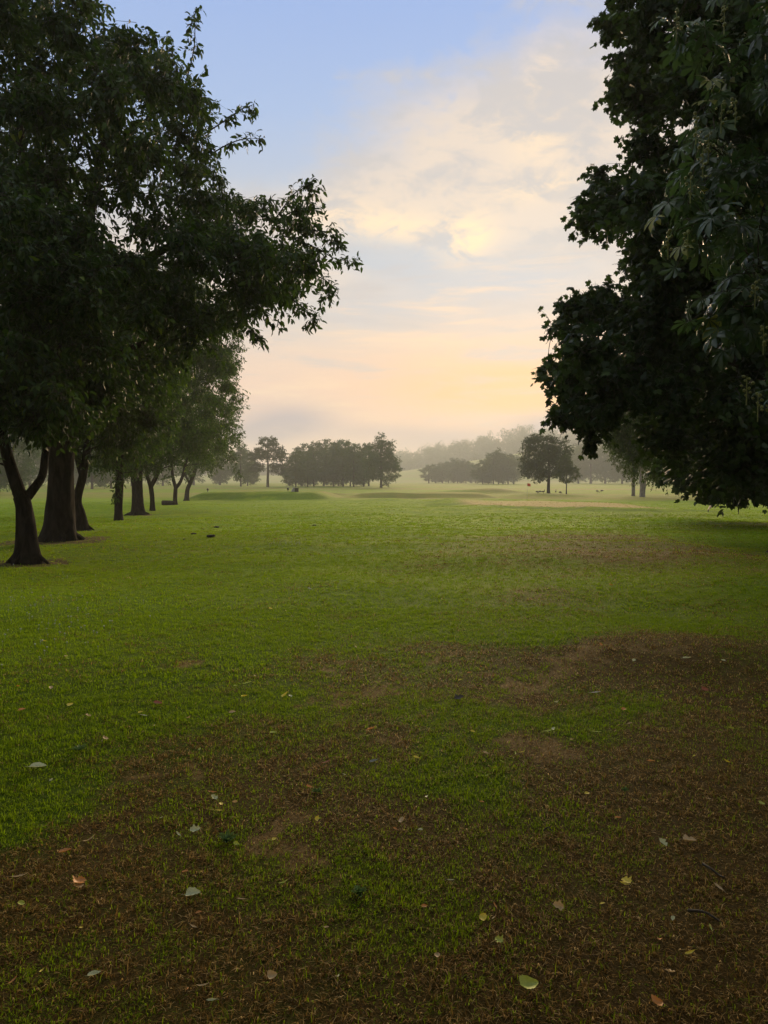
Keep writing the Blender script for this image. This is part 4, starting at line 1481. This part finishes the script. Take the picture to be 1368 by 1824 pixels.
fallen(330, 1567, 13, 'orange', 'ovate', .5, 'small orange-brown leaf right of the pale broad leaf row', rz=.1, seed=5)
fallen(354, 1641, 12, 'orange', 'ovate', .3, 'small golden leaf just below the large pale leaf', rz=.1, seed=2)
fallen(345, 1666, 17, 'tan', 'willow', .7, 'narrow tan leaf lying below the golden one', rz=-.5, seed=1)
fallen(168, 1754, 22, 'pale', 'ovate', .6, 'pale green withered leaf low in the left corner', rz=.3, seed=0)
fallen(24, 1763, 17, 'orange', 'willow', .9, 'rust pink twisted leaf at the bottom left edge', rz=1.2, tilt=.6, seed=0)
fallen(335, 1780, 16, 'orange', 'willow', .9, 'orange twisted leaf near the bottom, left of centre', rz=1.7, tilt=.6, seed=1)
fallen(485, 1756, 18, 'tan', 'broad', .8, 'brownish folded leaf near the bottom, left of the yellow-green front leaf', rz=.3, tilt=.3, seed=4)
fallen(1061, 1241, 20, 'white', 'willow', .4, 'whitish pale leaf like a feather on the dark turf', rz=.05, tilt=.1, seed=5)
fallen(1224, 1179, 17, 'pale', 'ovate', .5, 'pale green leaf on the brown patch to the right', rz=.1, seed=5)
fallen(1229, 1510, 25, 'tan', 'lobed', .4, 'pale torn leaf flat on dark dry turf to the right', rz=.1, tilt=.15, seed=4)
fallen(1280, 1595, 22, 'tan', 'willow', .5, 'pinkish narrow leaf pointing up on dark turf', rz=2.0, tilt=.2, seed=3)
fallen(1255, 1236, 15, 'red', 'lobed', .9, 'reddish curled leaf on the brown patch', rz=.4, tilt=.5, seed=5)
fallen(1160, 1366, 14, 'orange', 'ovate', .4, 'orange-tan leaf by the dark dry patch on the right', rz=.1, seed=0)
fallen(1101, 1469, 13, 'orange', 'ovate', .4, 'round orange-brown leaf in the dark brown turf', rz=.1, seed=1)
fallen(721, 1491, 12, 'yellow', 'willow', 1.6, 'small yellow leaf curved like a hook', rz=2.5, seed=5)
fallen(803, 1582, 14, 'pale', 'willow', .6, 'thin pale leaf on the dark turf in the middle foreground', rz=-.3, seed=4)
fallen(882, 1628, 14, 'orange', 'willow', .8, 'orange narrow leaf in the middle foreground', rz=1.9, tilt=.4, seed=2)
fallen(756, 1630, 12, 'orange', 'ovate', .6, 'rust orange scrap right of the big weed rosette', rz=.3, seed=2)
fallen(1265, 1668, 16, 'lime', 'willow', .6, 'dull lime leaf standing in the dark lower right turf', rz=1.5, tilt=.7, seed=3)
fallen(1176, 1690, 12, 'orange', 'ovate', .7, 'orange-pink leaf tip in the lower right turf', rz=1.2, tilt=.6, seed=0)
fallen(1357, 1443, 11, 'lime', 'broad', .5, 'pale green round leaf at the right edge', rz=.3, seed=5)
fallen(1170, 1805, 22, 'orange', 'broad', 1.0, 'rust leaf near the bottom, right of the yellow-green front leaf', rz=.3, tilt=.4, seed=1)
fallen(976, 1311, 20, 'lime', 'willow', .5, 'long lime leaf lying right of the middle green patch', rz=.05, seed=1)
fallen(1062, 1313, 20, 'lime', 'willow', .5, 'thin yellow-green leaf right of the long lime one', rz=-.5, seed=5)
fallen(929, 1349, 15, 'yellow', 'willow', .6, 'yellow-green thin leaf on the bare tan patch', rz=-.1, seed=3)
fallen(867, 1392, 11, 'lime', 'willow', 1.2, 'small lime leaf curled up on the brown turf', rz=.7, seed=2)
fallen(742, 1360, 14, 'yellow', 'ovate', .7, 'cream yellow leaf with a brown tip on green turf', rz=.3, tilt=.3, seed=4)
fallen(866, 1352, 14, 'tan', 'ovate', .6, 'pinkish tan leaf between green and brown turf', rz=.1, seed=2)
fallen(842, 1312, 11, 'yellow', 'ovate', .6, 'pale yellow scrap left of the tan patch', rz=.5, seed=3)
fallen(836, 1205, 9, 'orange', 'ovate', .5, 'orange leaf at the edge of the fan-shaped tan patch', rz=.2, seed=4)
fallen(820, 1218, 9, 'yellow', 'ovate', .5, 'yellow leaf just left of the dark curled leaf', rz=.6, seed=1)
fallen(79, 1148, 8, 'yellow', 'broad', .5, 'golden leaf beside the clover flowers', rz=.2, seed=3)
fallen(482, 1089, 8, 'yellow', 'broad', .5, 'little golden leaf alone in the bright green middle', rz=.3, seed=2)
fallen(1089, 1046, 8, 'orange', 'broad', .5, 'little golden leaf right of the bare streak', rz=.3, seed=4)
fallen(818, 1249, 21, 'dark', 'lobed', 1.3, 'dark curled leaf with pointed ends on green turf', rz=.3, tilt=.3, seed=0, lift=.02)
fallen(552, 1053, 9, 'white', 'lobed', 1.0, 'whitish crumpled leaf half dark in the green middle', rz=.4, tilt=.3, seed=3)
# the numberless small ones: nothing tells them apart but their colour
for i in range(115):
    while True:
        px = random.uniform(0, 1368)
        py = 1824 - 800 * random.random() ** .62
        if py < 1060 and px < 200:
            continue
        break
    c_ = random.choice(['tan', 'lime', 'pale', 'orange', 'yellow', 'tan', 'pale'])
    nm = {'tan': 'tiny straw-coloured leaf scrap lying in the turf', 'lime': 'tiny yellow-green leaf scrap lying in the turf', 'pale': 'tiny pale leaf scrap lying in the turf', 'yellow': 'tiny golden leaf scrap lying in the turf', 'orange': 'tiny rust-coloured leaf scrap lying in the turf', 'brown': 'tiny dark brown leaf scrap lying in the turf'}[c_]
    d_ = ground_at(px, py)[1]
    fallen(px, py, random.uniform(.018, .042) / d_ * F, c_, random.choice(['willow', 'ovate', 'willow', 'lobed']), random.choice([.4, .8, 1.2]), nm, tilt=.5, group='tiny leaf scraps of one colour')

# ------------------------------------------------------------------ weeds
M_WEED = leafm2('weed_leaf', (.10, .18, .045))
for px, py, wpx, label in ((638, 1598, 40, 'grey-green weed rosette with ragged leaves in the front turf'), (405, 1503, 42, 'dark green low weed tuft left of the middle'), (140, 1340, 30, 'dark weed tuft low in the left green grass'), (1113, 1413, 18, 'small grey weed sprig in the dark dry turf'), (565, 1415, 24, 'flat dark weed beside the amber curled leaf')):
    g = ground_at(px, py)
    L = wpx / F * g[1] * .55
    Vs, Ts, n_ = [], [], 0
    for k in range(14):
        V, Q_ = leaf_shape('lobed' if px in (638, 1113) else 'ovate', .8, np.random.default_rng(k))
        V = V + np.array([.5, 0, 0])
        s_ = L * random.uniform(.6, 1.05)
        a = k * 2.4 + random.uniform(-.2, .2)
        el_ = random.uniform(.15, .8)
        x, y, z = V[:, 0] * s_, V[:, 1] * s_ * .5, V[:, 2] * s_
        x2 = x * math.cos(el_) - z * math.sin(el_)
        z2 = x * math.sin(el_) + z * math.cos(el_)
        V = np.stack([x2 * math.cos(a) - y * math.sin(a), x2 * math.sin(a) + y * math.cos(a), z2 + .01], 1)
        Vs.append(V)
        Ts.append(Q_ + n_)
        n_ += len(V)
    o = link('weed', tri_mesh('weed', np.concatenate(Vs), np.concatenate(Ts), [M_WEED], smooth=True))
    o.location = g
    tag(o, label, 'weed', 'low weeds in the turf')

# ------------------------------------------------------------------ soil clods, twigs, log, golf furniture, birds
M_CLOD = plain('dark_soil', (.028, .022, .016), .95, .4, scale=60)
for px, py, wpx, label in ((386, 940, 9, 'dark clod of soil, farthest right of the scattered clods'), (376, 957, 15, 'wide flat dark clod nearest the camera among the clods'), (345, 952, 9, 'dark clod at the left end of the scattered clods'), (362, 943, 4, 'tiny dark clod above the others'), (560, 937, 8, 'small dark clod with a pale side alone in the lawn'), (328, 961, 5, 'small clod lying beside the left end clods')):
    g = ground_at(px, py)
    r = wpx / F * g[1] / 2
    V, T = ico((0, 0, 0), 1, 3)
    q = V.copy()
    f_ = 1 + .22 * np.sin(q[:, 0] * 5 + px) * np.sin(q[:, 1] * 6 + py) + .12 * np.sin(q[:, 2] * 9 + q[:, 0] * 11)
    V = V * f_[:, None] * np.array([r, r * .8, r * .42])
    o = link('soil_clod', tri_mesh('soil_clod', V, T, [M_CLOD], smooth=True))
    o.location = g + [0, 0, r * .22]
    tag(o, label, 'soil clod', 'soil clods on the lawn')

for pts, r, label in (([(1252, 1548), (1266, 1562), (1280, 1568), (1290, 1578)], .006, 'dark bent twig lying in the dry turf on the right'), ([(968, 1488), (976, 1487), (984, 1489)], .004, 'short pale-ended twig in the brown turf'), ([(1225, 1632), (1255, 1642), (1282, 1652)], .006, 'long dark twig in the lower right turf')):
    P = [ground_at(*p) + [0, 0, .02 + .012 * (k % 2)] for k, p in enumerate(pts)]
    P, Rr = smooth_path(P, np.linspace(r, r * .5, len(P)), 12)
    c0 = P[0].copy()
    V, Q_ = tube(P - c0, Rr, 6)
    o = link('twig', tri_mesh('twig', V, Q_, [M_TWIG], smooth=True))
    o.location = c0
    tag(o, label, 'twig', 'twigs in the turf')

g = gb(303, 899, Y7 - .6)
P, Rr = smooth_path([(-.85, 0, .22), (0, .05, .24), (.5, .1, .2)], [.26, .24, .2], 10)
V, Q_ = tube(P, Rr, 14, (np.full(10, .05), 5, 1.))
ends = np.array([V[:14].mean(0), V[-14:].mean(0)])
T = np.concatenate([Q_[:, [0, 1, 2]], Q_[:, [0, 2, 3]], [[len(V), (k + 1) % 14, k] for k in range(14)], [[len(V) + 1, len(V) - 14 + k, len(V) - 14 + (k + 1) % 14] for k in range(14)]])
o = link('cut_log', tri_mesh('cut_log', np.concatenate([V, ends]), T, [M_BARK]))
o.location = g
tag(o, 'short dark cut log at the foot of the V-forked cherry', 'log')


def lathe(prof, n=16):
    a = np.linspace(0, 2 * math.pi, n, endpoint=False)
    V = np.array([[r * math.cos(t_), r * math.sin(t_), z] for r, z in prof for t_ in a])
    k = len(prof)
    i = np.arange(k - 1)[:, None] * n
    j = np.arange(n)[None]
    j2 = (j + 1) % n
    return V, np.stack([i + j, i + j2, i + n + j2, i + n + j], -1).reshape(-1, 4)


M_BLACK = plain('black_plastic', (.02, .02, .02), .5, .2)
M_RED = plain('red_cloth', (.55, .06, .03), .8, .15)
M_POLE = plain('white_pole', (.5, .5, .46), .5, .1)
M_GREYP = plain('weathered_panel', (.30, .28, .25), .7, .2)
M_WOOD = plain('dark_timber', (.05, .04, .03), .8, .3)
for px, py, Y_, label in ((513, 876, 108., 'small dark tee marker left of the tee box'), (370, 875, 108., 'small dark tee marker near the last leaning cherry')):
    g = gb(px, py, Y_)
    o = empty('tee_marker', g, label, 'tee marker', 'tee markers')
    link('post', tri_mesh('post', *lathe([(.001, -.05), (.05, -.05), (.05, .22), (.001, .22)], 10), [M_BLACK]), o)
    link('head', tri_mesh('head', *lathe([(.001, .22), (.13, .22), (.16, .3), (.16, .46), (.11, .53), (.001, .55)], 14), [M_BLACK], smooth=True), o)


def box(x0, x1, y0, y1, z0, z1, bev=.02):
    import bmesh
    bm = bmesh.new()
    bmesh.ops.create_cube(bm, size=1)
    for v in bm.verts:
        v.co = ((x0 + x1) / 2 + v.co.x * (x1 - x0), (y0 + y1) / 2 + v.co.y * (y1 - y0), (z0 + z1) / 2 + v.co.z * (z1 - z0))
    bmesh.ops.bevel(bm, geom=bm.edges[:], offset=bev, segments=2, affect='EDGES')
    me = bpy.data.meshes.new('box')
    bm.to_mesh(me)
    bm.free()
    return me


g = gb(528, 876, 107.)
o = empty('tee_box', g, 'dark litter box with a pale sloping side panel on the tee', 'litter box')
o.rotation_euler = (0, 0, .35)
me = box(-.27, .27, -.25, .25, -.05, .52)
me.materials.append(M_WOOD)
link('body', me, o)
me = box(-.32, .32, -.3, .3, .52, .58)
me.materials.append(M_BLACK)
link('lid', me, o)
import bmesh
bm = bmesh.new()
vs = [bm.verts.new(c_) for c_ in ((-.85, -.18, -.02), (-.29, -.18, -.02), (-.29, -.18, .62), (-.40, -.18, .74), (-.85, .1, -.02), (-.29, .1, -.02), (-.29, .1, .62), (-.40, .1, .74))]
for f_ in ((0, 1, 2, 3), (4, 7, 6, 5), (0, 3, 7, 4), (1, 5, 6, 2), (2, 6, 7, 3), (0, 4, 5, 1)):
    bm.faces.new([vs[k] for k in f_])
me = bpy.data.meshes.new('side_panel')
bm.to_mesh(me)
bm.free()
me.materials.append(M_GREYP)
link('side_panel', me, o)

g = gb(939, 891, 96.)
o = empty('golf_flag', g, 'thin pale flagstick with a small red flag on the green', 'golf flag')
link('flagstick', tri_mesh('flagstick', *lathe([(.001, -.1), (.018, -.1), (.014, 2.2), (.001, 2.21)], 8), [M_POLE]), o)
U, Vv = np.meshgrid(np.linspace(0, 1, 12), np.linspace(0, 1, 8))
fv = np.stack([.016 + .42 * U, .05 * np.sin(U * 7) * U, 2.16 - .36 * Vv - .10 * U * U], -1).reshape(-1, 3)
i = np.arange(7)[:, None] * 12
j = np.arange(11)[None]
fq = np.stack([i + j, i + j + 1, i + 13 + j, i + 12 + j], -1).reshape(-1, 4)
link('flag', tri_mesh('flag', fv, fq, [M_RED], smooth=True), o)

g = ground_at(-3, 906)
o = empty('marker_post', g, 'dark square timber post cut by the left photo edge', 'post')
me = box(-.09, .09, -.09, .09, -.1, .68)
me.materials.append(M_WOOD)
link('post', me, o)
me = box(-.11, .11, -.11, .11, .68, .74)
me.materials.append(M_WOOD)
link('cap', me, o)

# geese grazing near the oak
M_GOOSE = plain('goose_plumage', (.07, .06, .05), .8, .4, scale=12)
M_GOOSE2 = plain('goose_dark', (.015, .014, .013), .7, .2)


def goose(px, Y_, rz, graze, label):
    g = gb(px, 874, Y_)
    o = empty('goose', g, label, 'goose', 'geese grazing by the oak')
    o.rotation_euler = (0, 0, rz)
    if graze:
        spine = [(-.42, 0, .36), (-.30, 0, .38), (-.12, 0, .40), (.08, 0, .40), (.2, 0, .38), (.30, 0, .30), (.37, 0, .18), (.41, 0, .09), (.46, 0, .05), (.52, 0, .02)]
    else:
        spine = [(-.42, 0, .38), (-.30, 0, .38), (-.12, 0, .38), (.08, 0, .41), (.18, 0, .47), (.23, 0, .58), (.25, 0, .70), (.26, 0, .78), (.31, 0, .81), (.39, 0, .80)]
    rad = [.02, .08, .15, .155, .11, .06, .045, .045, .05, .012]
    P, Rr = smooth_path(spine, rad, 28)
    V, Q_ = tube(P, Rr, 12)
    link('body', tri_mesh('body', V, Q_, [M_GOOSE], smooth=True), o)
    for s in (-1, 1):
        V, Q_ = tube([(.0, s * .06, .30), (.02, s * .06, .16), (.0, s * .06, .02), (.09, s * .07, .005)], [.025, .014, .012, .02], 6)
        link('leg', tri_mesh('leg', V, Q_, [M_GOOSE2], smooth=True), o)


goose(957, 152, .3, True, 'dark goose farthest left, left of the oak trunk')
goose(962, 155, 2.9, True, 'second dark goose left of the oak trunk, head down')
goose(968, 153, .2, False, 'upright goose right beside the oak trunk')
goose(990, 157, 1.2, False, 'small upright goose between oak and young tree')
goose(998, 149, .4, True, 'grazing goose close to the young tree stem')
goose(880, 170, .1, True, 'goose alone on the far grass, left of the oak')
goose(1064, 165, .2, True, 'goose right of the young tree, grazing in the open')
goose(1072, 169, 3.0, True, 'rightmost goose of the flock, on the open grass')

# ------------------------------------------------------------------ haze
me = box(-2100, 2100, -2100, 2100, -2.8, 100, .01)
mh, nt = mat('haze')
o_ = nd(nt, 'ShaderNodeOutputMaterial')
pv = nd(nt, 'ShaderNodeVolumePrincipled', i_Density=.00056, i_Anisotropy=.05)
pv.inputs['Color'].default_value = (1.0, .975, .92, 1)
nt.links.new(pv.outputs[0], o_.inputs['Volume'])
me.materials.append(mh)
hz = link('haze', me)
hz['kind'] = 'stuff'
hz['label'] = 'thin evening mist over the course'
